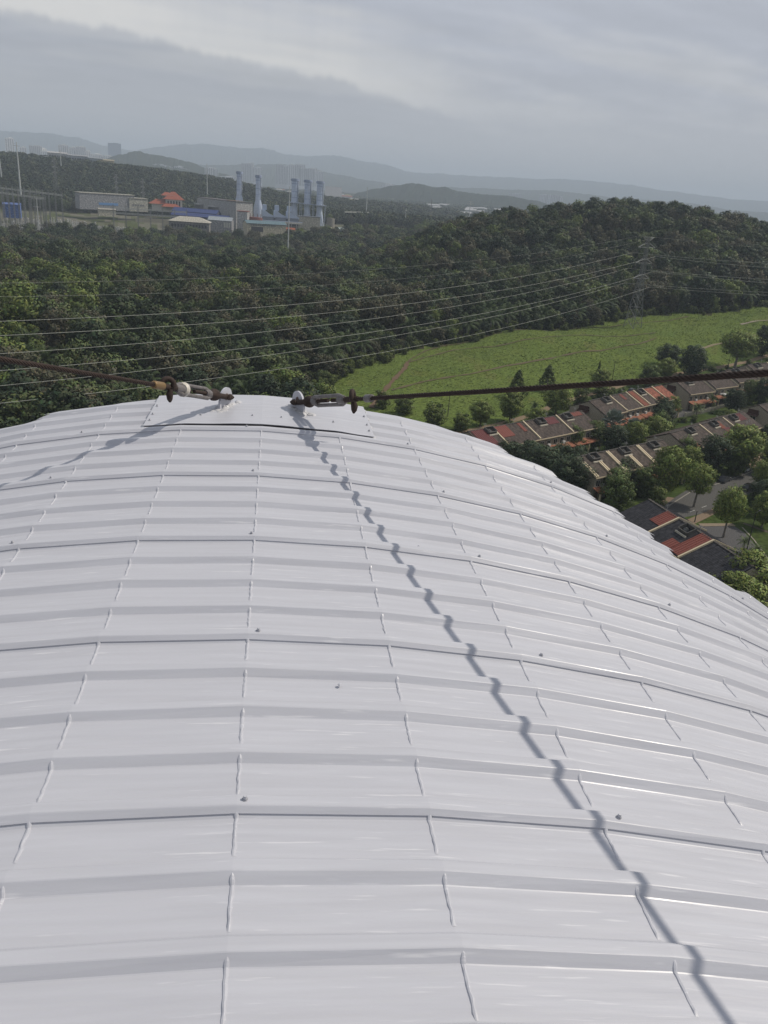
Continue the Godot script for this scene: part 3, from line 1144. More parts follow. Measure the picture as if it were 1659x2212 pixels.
func build_forest() -> void:
	var rng := RandomNumberGenerator.new()
	rng.seed = 77
	var sorts := FastNoiseLite.new()
	sorts.seed = 31
	sorts.frequency = 0.012
	var near := []
	var bulk := [[], [], [], [], [], []]
	var feather := []
	# nearer woods, tree by tree on a loose grid
	var d := 172.0
	while d < 1160.0:
		var step := 6.2 if d < 420.0 else (7.2 if d < 750.0 else 8.2)
		var a := -0.42
		while a < 0.72:
			var aa := a + rng.randf_range(-0.5, 0.5) * step / d
			var dd := d + rng.randf_range(-0.5, 0.5) * step
			a += step / d
			var x := sin(aa) * dd
			var f := cos(aa) * dd
			if inside(FIELD, x, f) or inside(ESTATE, x, f):
				continue
			if inside(PLANT, x, f):
				continue
			if dd > 880.0 and absf(x) < 330.0 and rng.randf() < 0.25:
				continue
			var s := sorts.get_noise_2d(x, f) + rng.randf_range(-0.35, 0.35)
			var k := clampi(int((s + 0.75) / 1.5 * 6.0), 0, 5)
			if x < -60.0 and dd < 460.0 and rng.randf() < 0.4:
				k = 5
			var big := rng.randf()
			var h := lerpf(7.5, 18.0, big * rng.randf_range(0.55, 1.0))
			var w := lerpf(6.0, 18.0, big * big * 0.7 + big * 0.3)
			if dd < 330.0 and x > -30.0:
				h *= 0.75
				w *= 0.85
			var edge := dd < 420.0 and x > -20.0 and (inside(FIELD, x + 9.0, f - 12.0) or inside(FIELD, x + 12.0, f - 4.0))
			if edge:
				h *= 0.6
				w *= 0.75
			var y := land(x, f) + (rough_land.get_noise_2d(x, f) * 2.0 if dd > 330.0 else 0.0)
			var turn := rng.randf() * TAU
			var is_palm := dd < 520.0 and rng.randf() < 0.12
			var row := [x, f, w, h, turn, k, y, dd, is_palm]
			if dd < 330.0 and aa > -0.3 and aa < 0.36:
				near.append(row)
			elif is_palm:
				feather.append(Transform3D(Basis(Vector3.UP, turn).scaled(Vector3(9, 11, 9)), Vector3(x, y, -f)))
			else:
				bulk[k].append(Transform3D(Basis(Vector3.UP, turn).scaled(Vector3(w, h, w)), Vector3(x, y - 0.4, -f)))
		d += step * 0.9
	near.sort_custom(func(p, q): return p[7] < q[7])
	var looks := ["round mid green", "dense dark green", "thin topped light green", "dull brownish green", "tall blackish green", "bright yellow green"]
	var protos := {}
	var made := 0
	for row in near:
		var x: float = row[0]
		var f: float = row[1]
		if made >= 250:
			if row[8]:
				feather.append(Transform3D(Basis(Vector3.UP, row[4]).scaled(Vector3(9, 11, 9)), Vector3(x, row[6], -f)))
			else:
				bulk[row[5]].append(Transform3D(Basis(Vector3.UP, row[4]).scaled(Vector3(row[2], row[3], row[2])), Vector3(x, row[6] - 0.4, -f)))
			continue
		made += 1
		var spot := "beyond the metal roof"
		if x < -75.0:
			spot = "on the bright slope below the rusty cable"
		elif x < -40.0:
			spot = "under the lowest wires"
		elif x < -5.0:
			spot = "behind the two roof lugs"
		elif x < 30.0:
			spot = "near the dirt track foot"
		else:
			spot = "along the grass field"
		var depth := ", front row" if row[7] < 235.0 else (", some rows back" if row[7] < 270.0 else ", deeper in")
		if row[8]:
			var key := "palm_b"
			var lb := "wild feather palm " + spot + depth
			if protos.has(key):
				copy(protos[key], "wild_palm", lb, Vector3(x, row[6], -f), row[4], Vector3(9, 11, 9), "palms in the forest")
			else:
				protos[key] = tree(key, "wild_palm", lb, "palm", x, f, 9, 11, row[4], "palms in the forest")
		else:
			var key := "wood%d" % row[5]
			var lb: String = looks[row[5]] + " forest tree " + spot + depth
			if protos.has(key):
				copy(protos[key], "forest_tree", lb, Vector3(x, row[6] - 0.4, -f), row[4], Vector3(row[2], row[3], row[2]), "trees of the forest front")
			else:
				protos[key] = tree(key, "forest_tree", lb, "tree", x, f, row[2], row[3], row[4], "trees of the forest front")
	for k in 6:
		scatter("forest", kinds["wood%d" % k].both, bulk[k])
	scatter("forest", kinds["palm_b"].both, feather)
	# far woods: coarser crowns out to the foot of the hills
	var farm := []
	for k in 3:
		var tone: Color = [Color(0.045, 0.058, 0.03), Color(0.055, 0.066, 0.034), Color(0.036, 0.05, 0.03)][k]
		farm.append(broad_tree(90 + k, 14, 26, 0.075, 0.05, 1.0, tone)[1].make(leaf_mat(Color(1, 1, 1))))
	var fb := [[], [], []]
	d = 1165.0
	while d < 4300.0:
		var step := d * 0.0088
		var a := -0.36
		while a < 0.66:
			var aa := a + rng.randf_range(-0.5, 0.5) * step / d
			var dd := d + rng.randf_range(-0.5, 0.5) * step
			a += step / d
			var x := sin(aa) * dd
			var f := cos(aa) * dd
			if dd < 1250.0 and inside(PLANT, x, f):
				continue
			var open := sorts.get_noise_2d(x * 0.35 + 500.0, f * 0.35)
			if dd > 1500.0 and open > 0.33:
				continue
			if in_clearing(x, f):
				continue
			var s := rng.randf_range(0.85, 1.5)
			var y := land(x, f) + rough_land.get_noise_2d(x, f) * 2.0
			fb[rng.randi() % 3].append(Transform3D(Basis(Vector3.UP, rng.randf() * TAU).scaled(Vector3(step * 1.15 * s, 11.0 * s, step * 1.15 * s)), Vector3(x, y - 1.0, -f)))
		d += step * 0.85
	for k in 3:
		scatter("forest", farm[k], fb[k])
	# low growth along the forest edge and rough grass on the slope
	var low := []
	for i in 11:
		var p := FIELD[i]
		var q := FIELD[i + 1]
		var n := int(p.distance_to(q) * 1.1)
		for k in n:
			var o := p.lerp(q, rng.randf()) + Vector2(rng.randfn() * 2.2, rng.randfn() * 2.2 + 1.5)
			var s := rng.randf_range(1.4, 3.6)
			low.append(Transform3D(Basis(Vector3.UP, rng.randf() * TAU).scaled(Vector3(s * 1.4, s, s * 1.4)), Vector3(o.x, sheet(o.x, o.y) - 0.2, -o.y)))
	for k in 900:
		var x := rng.randf_range(20, 230)
		var f := rng.randf_range(130, 320)
		if not inside(ESTATE, x, f) or inside(NO_HEDGE, x, f) or on_track(x, f):
			continue
		var s := rng.randf_range(0.8, 2.4)
		low.append(Transform3D(Basis(Vector3.UP, rng.randf() * TAU).scaled(Vector3(s * 1.5, s, s * 1.5)), Vector3(x, sheet(x, f) - 0.1, -f)))
	scatter("undergrowth", kinds["bush"].both, low)
	var tuft := MB.new()
	for k in 9:
		var t := rng.randf_range(0.75, 1.25)
		tuft.col = Color(0.165 * t, 0.215 * t, 0.055 * t)
		var a := TAU * k / 9.0
		var o := Vector3(cos(a), 0, sin(a)) * 0.12
		var w := Vector3(-sin(a), 0, cos(a)) * 0.09
		tuft.tri(o - w, o + w, o * 3.6 + Vector3(0, rng.randf_range(0.5, 1.0), 0))
	var tufts := []
	var tries := 0
	var thin := FastNoiseLite.new()
	thin.seed = 8
	thin.frequency = 0.03
	while tufts.size() < 24000 and tries < 160000:
		tries += 1
		var x := rng.randf_range(0, 320)
		var f := rng.randf_range(222, 420)
		if not inside(FIELD, x, f):
			continue
		if rng.randf() > 0.62 + 0.7 * thin.get_noise_2d(x, f) or on_track(x, f):
			continue
		var s := rng.randf_range(0.35, 0.9) * (1.0 + 0.5 * thin.get_noise_2d(x * 4.0, f * 4.0))
		tufts.append(Transform3D(Basis(Vector3.UP, rng.randf() * TAU).scaled(Vector3(s * 1.2, s * 0.5, s * 1.2)), Vector3(x, sheet(x, f) - 0.03, -f)))
	scatter("grass", tuft.make(leaf_mat(Color(1, 1, 1))), tufts)

# trees that stand alone round the estate: kind, name, label, side, forward, width, height
const ALONE := [
	["garden", "street_tree", "large leafy tree hiding the right end of the striped roof", 90, 168, 8.6, 10.6],
	["round", "street_tree", "rounded tree just below the striped terrace roof, beside the large leafy one", 84, 167, 6.3, 6.1],
	["spread", "street_tree", "tree with forked trunk casting shade on the road beside the red roofed terrace", 94, 161, 7.6, 8.8],
	["shade", "street_tree", "dark broad tree in front of the terrace gable above the parked car", 109, 183, 9.3, 9.4],
	["garden", "street_tree", "wide light green tree on a tall bare trunk beside the tan forecourt", 118, 186, 12.6, 11.0],
	["round", "street_tree", "dull green tree against the roof edge below the orange porches", 72, 153, 7.6, 8.5],
	["bush", "street_tree", "low light green tree beside the white parked car", 84, 159, 5.0, 4.8],
	["spread", "street_tree", "slim tree with drooping branches on the lawn beside the black lamp post", 92, 144, 6.9, 9.4],
	["garden", "street_tree", "big spreading tree in the corner below the dark slate roof", 79.5, 115, 11.0, 9.0],
	["garden", "street_tree", "lower of the two spreading trees in the corner, against the roof edge", 74.0, 108.5, 10.0, 8.0],
	["shade", "shade_tree", "blackish tree touching the roof edge below the dull red roof", 56, 181, 8.5, 7.0],
	["shade", "shade_tree", "blackish tree in the dark clump in front of the crimson roof panel", 61.5, 181, 9.5, 7.2],
	["shade", "shade_tree", "blackish tree of the dark clump nearest the end eave with windows", 68, 180, 9.0, 7.0],
	["shade", "shade_tree", "blackish tree beside the left end of the striped roof", 69.5, 174, 9.0, 8.4],
	["shade", "shade_tree", "widest blackish tree in the middle of the dark clump", 62, 173, 11.0, 8.2],
	["shade", "shade_tree", "lowest blackish tree of the dark clump against the roof edge", 65, 165, 11.0, 8.6],
	["shade", "shade_tree", "small blackish tree at the upper end of the dark clump", 52, 190, 7.6, 5.6],
	["round", "garden_tree", "small round tree in front of the orange patched roof", 63, 205, 5.0, 5.0],
	["round", "garden_tree", "dark tree at the end eave of the middle terrace", 79, 200, 6.2, 6.2],
	["palm", "garden_palm", "bushy palm in the garden under the end eave", 82, 200, 3.4, 3.2],
	["fan", "fan_palm", "silver grey fan palm between two terraces, the taller one", 93, 209, 6.6, 9.6],
	["fan", "fan_palm", "silver grey fan palm between two terraces, the shorter one", 99, 209, 5.2, 7.4],
	["garden", "garden_tree", "bright green tree behind the striped terrace ridge", 105, 208, 9.6, 7.3],
	["shade", "garden_tree", "dark round tree below the bright orange roof", 115, 224, 8.4, 6.9],
	["cone", "park_tree", "rounded cone shaped tree beside the cable at the foot of the slope", 79, 256, 6.8, 8.4],
	["cone", "park_tree", "dark pointed tree at the foot of the grass slope", 92, 265, 7.0, 8.4],
	["garden", "park_tree", "light green tree beside the footpath behind the patched roofs", 69, 227, 8.2, 8.2],
	["garden", "park_tree", "wide green tree by the footpath below the pointed tree", 86, 236, 9.8, 8.1],
	["bush", "park_tree", "low tree beside the footpath above the orange skylights", 98, 248, 6.6, 5.6],
	["bush", "park_tree", "low bushy growth beside the parked car on the back lane", 110, 260, 9.0, 4.2],
	["cone", "park_tree", "thin column of a sapling on the grass slope", 116, 281, 2.0, 7.6],
	["palm", "garden_palm", "small palm beside the footpath bend", 79, 236, 3.0, 3.7],
	["bush", "shrub", "leafy shrub below the dark cable turnbuckle", 38, 231, 7.4, 5.2],
	["bush", "shrub", "wide shrub behind the roof edge beside the thin post", 45, 220, 8.2, 5.9],
	["garden", "shrub", "tallest of the shrubs behind the roof edge near the red roofs", 59, 222, 7.2, 6.6],
	["bush", "shrub", "dark low shrub at the end of the dirt track", 32, 236, 6.2, 5.0],
	["bush", "shrub", "shrub pressed against the roof edge beside the red roof patches", 52, 216, 6.0, 4.6],
	["garden", "garden_tree", "tree behind the ridge of the dull red terrace end", 58, 197, 6.5, 6.5],
	["round", "garden_tree", "dark tree behind the ridge beside the crimson roof panel", 66, 203, 6, 6],
	["garden", "garden_tree", "leafy tree between the footpath and the crimson roof panel", 73, 214, 7, 7],
	["round", "garden_tree", "tree squeezed between the end eave and the taller fan palm", 86, 204, 7, 6.5],
	["shade", "garden_tree", "dark tree in the gap behind the striped terrace's middle", 90, 199, 8, 7],
	["garden", "garden_tree", "tree behind the striped ridge beside the shorter fan palm", 97, 203, 7.5, 7],
	["round", "garden_tree", "round tree between the tan gable and the bright orange roof", 110, 215, 7, 6.5],
	["shade", "garden_tree", "dark tree in the lane gardens below the bright orange roof end", 118, 232, 7.5, 7],
	["garden", "garden_tree", "light tree in the lane gardens before the hooded gable", 124, 238, 6.5, 6],
	["round", "garden_tree", "tree at the porches of the first striped terrace", 76, 163, 7, 7],
	["shade", "garden_tree", "dark tree against the porches of the middle striped terrace", 80, 170, 7.5, 7],
	["garden", "garden_tree", "leafy tree at the kerb between the large tree and the road", 100, 178, 8, 8],
	["round", "garden_tree", "dull tree at the striped terrace's gable end", 104, 187, 7, 7.5],
	["garden", "garden_tree", "leafy tree on the forecourt before the two vent pipes", 127, 198, 8, 8.5],
	["garden", "garden_tree", "tree behind the ridge of the vent pipe terrace", 133, 219, 7, 7],
	["shade", "garden_tree", "dark tree across the lane from the second uphill house", 148, 243, 7.5, 7],
	["round", "garden_tree", "round tree in the yard of the third uphill house", 158, 252, 6.5, 7],
	["garden", "garden_tree", "leafy tree between the back lane and the footpath", 112, 268, 8, 7],
	["round", "garden_tree", "round tree beyond the back lane car", 134, 277, 8, 7],
	["garden", "garden_tree", "lone tree on the lawn near its narrow path", 104, 150, 6.5, 7],
	["shade", "garden_tree", "dark tree before the tan walled corner house", 108, 158, 7, 7],
	["round", "street_tree", "kerbside tree between the dark parked car and the tan forecourt", 116, 183.5, 6.0, 7.0],
	["spread", "street_tree", "kerbside tree across the road from the dark parked car", 115.5, 170.5, 6.5, 7.5],
	["garden", "street_tree", "leafy kerbside tree at the far end of the road", 128, 187, 7.5, 8.0],
	["spread", "park_tree", "flat topped spreading tree alone on the verge below the grass slope", 182, 305, 16.2, 13.2],
	["shade", "park_tree", "dark tall tree behind the flat topped one", 204, 323, 10.4, 11.6],
	["shade", "park_tree", "dark broad tree above the cable beside the tan footpath", 155, 288, 12.2, 10.5],
	["garden", "park_tree", "light green domed tree above the cable", 143, 284, 8.4, 7.3],
	["shade", "park_tree", "dull dark tree behind the light domed one", 151, 300, 10.4, 7.8],
	["shade", "garden_tree", "dark tree in the front yards of the uphill terrace", 161, 250, 7.2, 7.8],
	["palm", "garden_palm", "low palm by the fence of the uphill corner house", 134, 240, 4.4, 4.0],
	["shade", "garden_tree", "black green tree at the end of the terrace with two roof vents", 139, 209, 5.8, 5.8],
	["palm", "garden_palm", "palm on the lawn beside the road bend, the taller of two", 105, 163, 3.4, 4.6],
	["palm", "garden_palm", "palm on the lawn beside the brick path, the shorter of two", 99, 158, 3.0, 4.4],
	["palm", "garden_palm", "small palm at the kerb of the lower lane", 93, 138, 2.6, 2.7],
	["palm", "garden_palm", "smallest palm at the end of the lower lane kerb", 94, 135, 2.4, 2.4],
	["palm_b", "garden_palm", "dark palm standing by the road in front of the corner house", 117, 174, 3.8, 3.8],
	["palm", "garden_palm", "slim palm against the corner house porch roof", 143, 248, 3.4, 4.8],
	["palm", "garden_palm", "palm in front of the second uphill house", 150, 251, 4.0, 4.2],
	["palm", "garden_palm", "palm beside the white car shelter", 154, 253, 3.4, 4.0]]
func build_alone() -> void:
	var rng := RandomNumberGenerator.new()
	rng.seed = 12
	for r in ALONE:
		var cat := "tree"
		if "palm" in r[1]:
			cat = "palm"
		elif r[1] == "shrub":
			cat = "shrub"
		tree(r[0], r[1], r[2], cat, r[3], r[4], r[5] * 1.16, r[6] * 1.08, rng.randf() * TAU)

# ------------------------------------------------------------------ terrace houses
const SLATE := Color(0.135, 0.108, 0.092)
const CREAM := Color(0.58, 0.49, 0.34)
const WALL := Color(0.42, 0.375, 0.29)
const RED := Color(0.30, 0.10, 0.075)
const BRICK := Color(0.40, 0.165, 0.10)
func window_part(t: Node3D, x: float, y: float, z: float, w: float, h: float, facing := 0.0) -> void:
	var b := Basis(Vector3.UP, facing)
	var o := Vector3(x, y, z)
	var fr := MB.new()
	fr.col = Color(0.55, 0.52, 0.45)
	for s in [-0.5, 0.5]:
		fr.box(b * Vector3(w * s, 0, 0.02), Vector3(0.1, h + 0.1, 0.1), b)
		fr.box(b * Vector3(0, h * s, 0.022), Vector3(w - 0.1, 0.1, 0.1), b)
	fr.box(b * Vector3(0, 0, 0.018), Vector3(0.06, h - 0.1, 0.08), b)
	var win := part("window", fr.make(vmat(0.6, 1.0, false)), t, o)
	var gl := MB.new()
	gl.box(b * Vector3(0, 0, 0.0), Vector3(w - 0.1, h - 0.1, 0.04), b)
	part("pane", gl.make(pmat(lin(0.02, 0.022, 0.025), 0.12)), win)

func worn_mat() -> StandardMaterial3D:
	if not mats.has("worn"):
		var m := StandardMaterial3D.new()
		m.vertex_color_use_as_albedo = true
		m.roughness = 0.85
		m.metallic_specular = 0.3
		m.albedo_texture = worn
		m.uv1_triplanar = true
		m.uv1_scale = Vector3.ONE * 0.11
		mats["worn"] = m
	return mats["worn"]

# a house of a terrace. x runs along the ridge, +z is the front
func house(called: String, label: String, at_x: float, at_f: float, az: float, length: float, o := {}) -> Node3D:
	var base: float = o.get("base", sheet(at_x, at_f))
	var t := thing(called, label, "house", at(at_x, at_f, base), deg_to_rad(90.0 - az), o.get("group", "terrace houses of the estate"))
	var hd: float = o.get("half", 6.5)
	var ridge: float = o.get("ridge", 8.7)
	var eave: float = o.get("eave", 5.8)
	var hl := length * 0.5
	var slope := atan2(ridge - eave, hd)
	var run := Vector2(hd, ridge - eave).length()
	var wm := vmat(0.85, 0.35, true)
	var wall := MB.new()
	wall.col = o.get("wall", WALL)
	wall.box(Vector3(0, eave * 0.5 - 0.2, 0), Vector3(length - 0.04, eave + 0.2, (hd - 0.6) * 2.0))
	wall.gable(-hl + 0.02, hl - 0.02, eave - 0.1, ridge - 0.18, hd - 0.6)
	part("wall", wall.make(wm), t)
	var roofm := worn_mat()
	for s in [1.0, -1.0]:
		var r := MB.new()
		r.col = o.get("roof", SLATE)
		var b := Basis(Vector3.RIGHT, slope * s)
		r.box(Vector3(0, (ridge + eave) * 0.5, s * hd * 0.5), Vector3(length, 0.16, run), b)
		# courses of roof tiles as shallow steps
		var courses := 18
		for k in courses:
			var u := (k + 0.5) / courses
			r.box(Vector3(0, lerpf(ridge, eave, u) + 0.09, s * hd * u), Vector3(length - 0.02, 0.05, run / courses * 0.86), Basis(Vector3.RIGHT, slope * s + 0.05 * s))
		part("roof", r.make(roofm), t)
	var on := func(x: float, u: float, up: float) -> Vector3:
		return Vector3(x, lerpf(ridge, eave, u) + up, hd * u)
	var tilt := Basis(Vector3.RIGHT, slope)
	var cap := MB.new()
	cap.col = Color(0.11, 0.10, 0.09)
	cap.box(Vector3(0, ridge + 0.1, 0), Vector3(length, 0.16, 0.5))
	part("ridge_cap", cap.make(roofm), t)
	# cream party wall copings
	for p in o.get("coping", []):
		for s in ([-0.32, 0.32] if o.get("double", false) else [0.0]):
			var c := MB.new()
			c.col = CREAM
			var u0: float = p[1]
			c.bar(on.call(p[0] + s, u0, 0.26), on.call(p[0] + s, p[2], 0.26), 0.36, 0.36)
			if p.size() > 3:
				c.bar(Vector3(p[0] + s, ridge + 0.26, 0), Vector3(p[0] + s, eave + 0.26, -hd), 0.24, 0.34)
			part("coping", c.make(vmat(0.7, 1.0, false)), t)
	# sunken skylight wells with a pale beam across
	for p in o.get("well", []):
		var w := MB.new()
		w.col = Color(0.10, 0.095, 0.09)
		for e in [-1.0, 1.0]:
			w.box(on.call(p[0] + 1.35 * e, 0.2, 0.5), Vector3(0.16, 0.85, 1.9), tilt)
			w.box(on.call(p[0], 0.2 + 0.135 * e, 0.48), Vector3(2.56, 0.8, 0.16), tilt)
		var ws := part("skylight_well", w.make(vmat(0.6, 1.0, false)), t)
		var tk := MB.new()
		tk.col = Color(0.2, 0.21, 0.2)
		var tc: Vector3 = on.call(p[0] - 0.4, 0.2, 0.45)
		tk.tube([tc + Vector3(0, -0.3, 0), tc + Vector3(0, 0.1, 0), tc + Vector3(0, 0.3, 0)], [0.45, 0.45, 0.1], 8)
		part("water_tank", tk.make(vmat(0.5, 1.0, false)), ws)
		var bm := MB.new()
		bm.col = Color(0.5, 0.46, 0.38)
		bm.bar(on.call(p[0] - 1.5, 0.4, 0.3), on.call(p[0] + 1.5, 0.4, 0.3), 0.3, 0.3)
		part("beam", bm.make(vmat(0.7, 1.0, false)), t)
	# patches of newer red sheeting: x centre, u start, u end, width
	for p in o.get("patches", []):
		var m := MB.new()
		m.col = p[4] if p.size() > 4 else RED
		var ribs := int(p[3] / 0.55)
		var l: float = (p[2] - p[1]) * run
		m.box(on.call(p[0], (p[1] + p[2]) * 0.5, 0.2), Vector3(p[3], 0.05, l), tilt)
		for k in ribs:
			m.box(on.call(p[0] - p[3] * 0.5 + (k + 0.5) * p[3] / ribs, (p[1] + p[2]) * 0.5, 0.25), Vector3(0.16, 0.09, l - 0.02), tilt)
		part("roof_patch", m.make(vmat(0.6, 0.6, true)), t)
	# eave fascia, windows, porch
	var fa := MB.new()
	fa.col = CREAM
	fa.box(Vector3(0, eave - 0.02, hd + 0.04), Vector3(length, 0.26, 0.1))
	part("fascia", fa.make(vmat(0.7, 1.0, false)), t)
	if o.get("front", true):
		var n := int(length / 2.6)
		for k in n:
			var x := -hl + (k + 0.5) * length / n
			window_part(t, x, 4.2, hd - 0.58, 1.5, 1.5)
			if k % 2 == 1:
				window_part(t, x, 1.5, hd - 0.58, 1.7, 1.6)
		var d := MB.new()
		d.col = Color(0.12, 0.07, 0.04)
		d.box(Vector3(-hl + 0.5 * length / n, 1.1, hd - 0.56), Vector3(1.0, 2.1, 0.08))
		part("door", d.make(vmat(0.5, 1.0, false)), t)
		var pr := MB.new()
		pr.col = o.get("porch", BRICK)
		pr.box(Vector3(0, 3.0, hd + 0.5), Vector3(length * 0.96, 0.12, 2.4), Basis(Vector3.RIGHT, 0.28))
		for k in 7:
			pr.box(Vector3(0, 3.0 + 0.13 - (k - 3) * 0.33 * sin(0.28), hd + 0.5 + (k - 3) * 0.33), Vector3(length * 0.96 - 0.02, 0.06, 0.29), Basis(Vector3.RIGHT, 0.36))
		part("porch_roof", pr.make(vmat(0.8, 0.8, true)), t)
		for s in [-0.44, 0.0, 0.44]:
			var po := MB.new()
			po.col = CREAM
			po.box(Vector3(length * s, 1.25, hd + 1.4), Vector3(0.3, 2.5, 0.3))
			part("porch_post", po.make(vmat(0.7, 1.0, false)), t)
	var gt := MB.new()
	gt.col = Color(0.35, 0.33, 0.29)
	gt.tube([Vector3(-hl + 0.3, eave - 0.1, hd - 0.35), Vector3(-hl + 0.3, 0.2, hd - 0.5)], [0.07, 0.07], 6)
	part("downpipe", gt.make(vmat(0.5, 1.0, false)), t)
	for k in 2:
		var ac := MB.new()
		ac.col = Color(0.6, 0.6, 0.58)
		ac.box(Vector3(-hl * 0.4 + k * hl * 0.9, 3.7, hd - 0.3), Vector3(0.9, 0.65, 0.45))
		part("air_conditioner", ac.make(vmat(0.5, 1.0, false)), t)
	var ant := MB.new()
	ant.col = Color(0.3, 0.3, 0.3)
	ant.tube([Vector3(hl * 0.3, ridge, 0.4), Vector3(hl * 0.3, ridge + 1.6, 0.4)], [0.04, 0.03], 5)
	for k in 4:
		ant.bar(Vector3(hl * 0.3 - 0.5, ridge + 1.5 - 0.12 * k, 0.2 + 0.12 * k), Vector3(hl * 0.3 + 0.5, ridge + 1.5 - 0.12 * k, 0.2 + 0.12 * k), 0.03, 0.03)
	part("aerial", ant.make(vmat(0.5, 1.0, false)), t)
	for e in o.get("end_windows", []):
		window_part(t, hl * e, 4.3, -1.0, 2.0, 1.8, PI * 0.5 * e)
		window_part(t, hl * e, 1.6, 2.6, 1.6, 1.7, PI * 0.5 * e)
		window_part(t, hl * e, 1.6, -2.6, 1.6, 1.2, PI * 0.5 * e)
		var hood := MB.new()
		hood.col = Color(0.09, 0.045, 0.035)
		hood.box(Vector3(hl * e + 0.55 * e, 5.9, -1.0), Vector3(1.5, 0.12, 3.4), Basis(Vector3.BACK, -0.5 * e))
		hood.box(Vector3(hl * e + 0.3 * e, 6.6, -1.0), Vector3(0.6, 1.2, 3.0))
		part("window_hood", hood.make(vmat(0.8, 0.8, true)), t)
	for v in o.get("vents", []):
		var vp := MB.new()
		vp.col = Color(0.5, 0.5, 0.5)
		var c: Vector3 = on.call(v[0], v[1], 0.1)
		vp.tube([c, c + Vector3(0, 0.7, 0)], [0.09, 0.09], 6)
		part("vent_pipe", vp.make(vmat(0.5, 1.0, false)), t)
	return t

func along(x: float, f: float, az: float, s: float) -> Vector2:
	return Vector2(x + sin(deg_to_rad(az)) * s, f + cos(deg_to_rad(az)) * s)

func row_house(label: String, x: float, f: float, az: float, s0: float, s1: float, o := {}) -> void:
	var c := along(x, f, az, (s0 + s1) * 0.5)
	house("terrace_house", label, c.x, c.y, az, s1 - s0 - 0.02, o)

func car(called: String, label: String, x: float, f: float, az: float, c: Color, l := 4.3) -> void:
	var t := thing(called, label, "car", at(x, f, sheet(x, f) + 0.03), deg_to_rad(90.0 - az), "cars parked in the estate")
	var paint := pmat(c, 0.25, 0.2)
	var body := MB.new()
	var side := PackedVector2Array([Vector2(-0.5, 0.2), Vector2(-0.5, 0.5), Vector2(-0.47, 0.62), Vector2(-0.3, 0.66), Vector2(0.2, 0.66), Vector2(0.44, 0.58), Vector2(0.5, 0.46), Vector2(0.5, 0.2)])
	var sc := PackedVector2Array()
	for p in side:
		sc.append(Vector2(p.x * l, p.y * 1.32))
	body.slab(sc, 1.7, Vector3.ZERO, Basis())
	part("body", body.make(paint), t)
	var top := PackedVector2Array([Vector2(-0.45 * l, 0.86), Vector2(-0.36 * l, 1.44), Vector2(-0.02 * l, 1.5), Vector2(0.14 * l, 1.4), Vector2(0.28 * l, 0.86)])
	var gl := MB.new()
	gl.slab(top, 1.46, Vector3.ZERO, Basis())
	part("window", gl.make(pmat(lin(0.015, 0.017, 0.02), 0.08)), t)
	var rf := MB.new()
	rf.slab(PackedVector2Array([Vector2(-0.355 * l, 1.44), Vector2(-0.34 * l, 1.5), Vector2(-0.02 * l, 1.55), Vector2(0.12 * l, 1.46), Vector2(0.13 * l, 1.41), Vector2(-0.02 * l, 1.49)]), 1.42, Vector3.ZERO, Basis())
	part("roof", rf.make(paint), t)
	for sx in [-0.31, 0.31]:
		for sz in [-0.78, 0.78]:
			var w := MB.new()
			w.tube([Vector3(sx * l, 0.32, sz - 0.11), Vector3(sx * l, 0.32, sz + 0.11)], [0.32, 0.32], 12)
			part("wheel", w.make(pmat(lin(0.02, 0.02, 0.02), 0.7)), t)
	for sz in [-0.6, 0.6]:
		var h := MB.new()
		h.box(Vector3(l * 0.487, 0.72, sz), Vector3(0.1, 0.16, 0.36))
		part("headlight", h.make(pmat(lin(0.6, 0.6, 0.6), 0.15)), t)

func lamp(label: String, x: float, f: float, h: float, c: Color, arm := 1.2) -> void:
	var t := thing("lamp_post", label, "lamp post", at(x, f, sheet(x, f)), 0.6, "posts of the estate")
	var p := MB.new()
	p.col = c
	p.tube([Vector3(0, 0, 0), Vector3(0, h * 0.5, 0), Vector3(0, h, 0)], [0.13, 0.1, 0.07], 8)
	part("post", p.make(vmat(0.6, 1.0, false)), t)
	if arm > 0.0:
		var a := MB.new()
		a.col = c
		a.tube([Vector3(0, h - 0.1, 0), Vector3(arm * 0.6, h + 0.1, 0), Vector3(arm, h + 0.1, 0)], [0.05, 0.045, 0.04], 6)
		a.box(Vector3(arm + 0.25, h + 0.1, 0), Vector3(0.7, 0.12, 0.25))
		part("lamp_head", a.make(vmat(0.6, 1.0, false)), t)

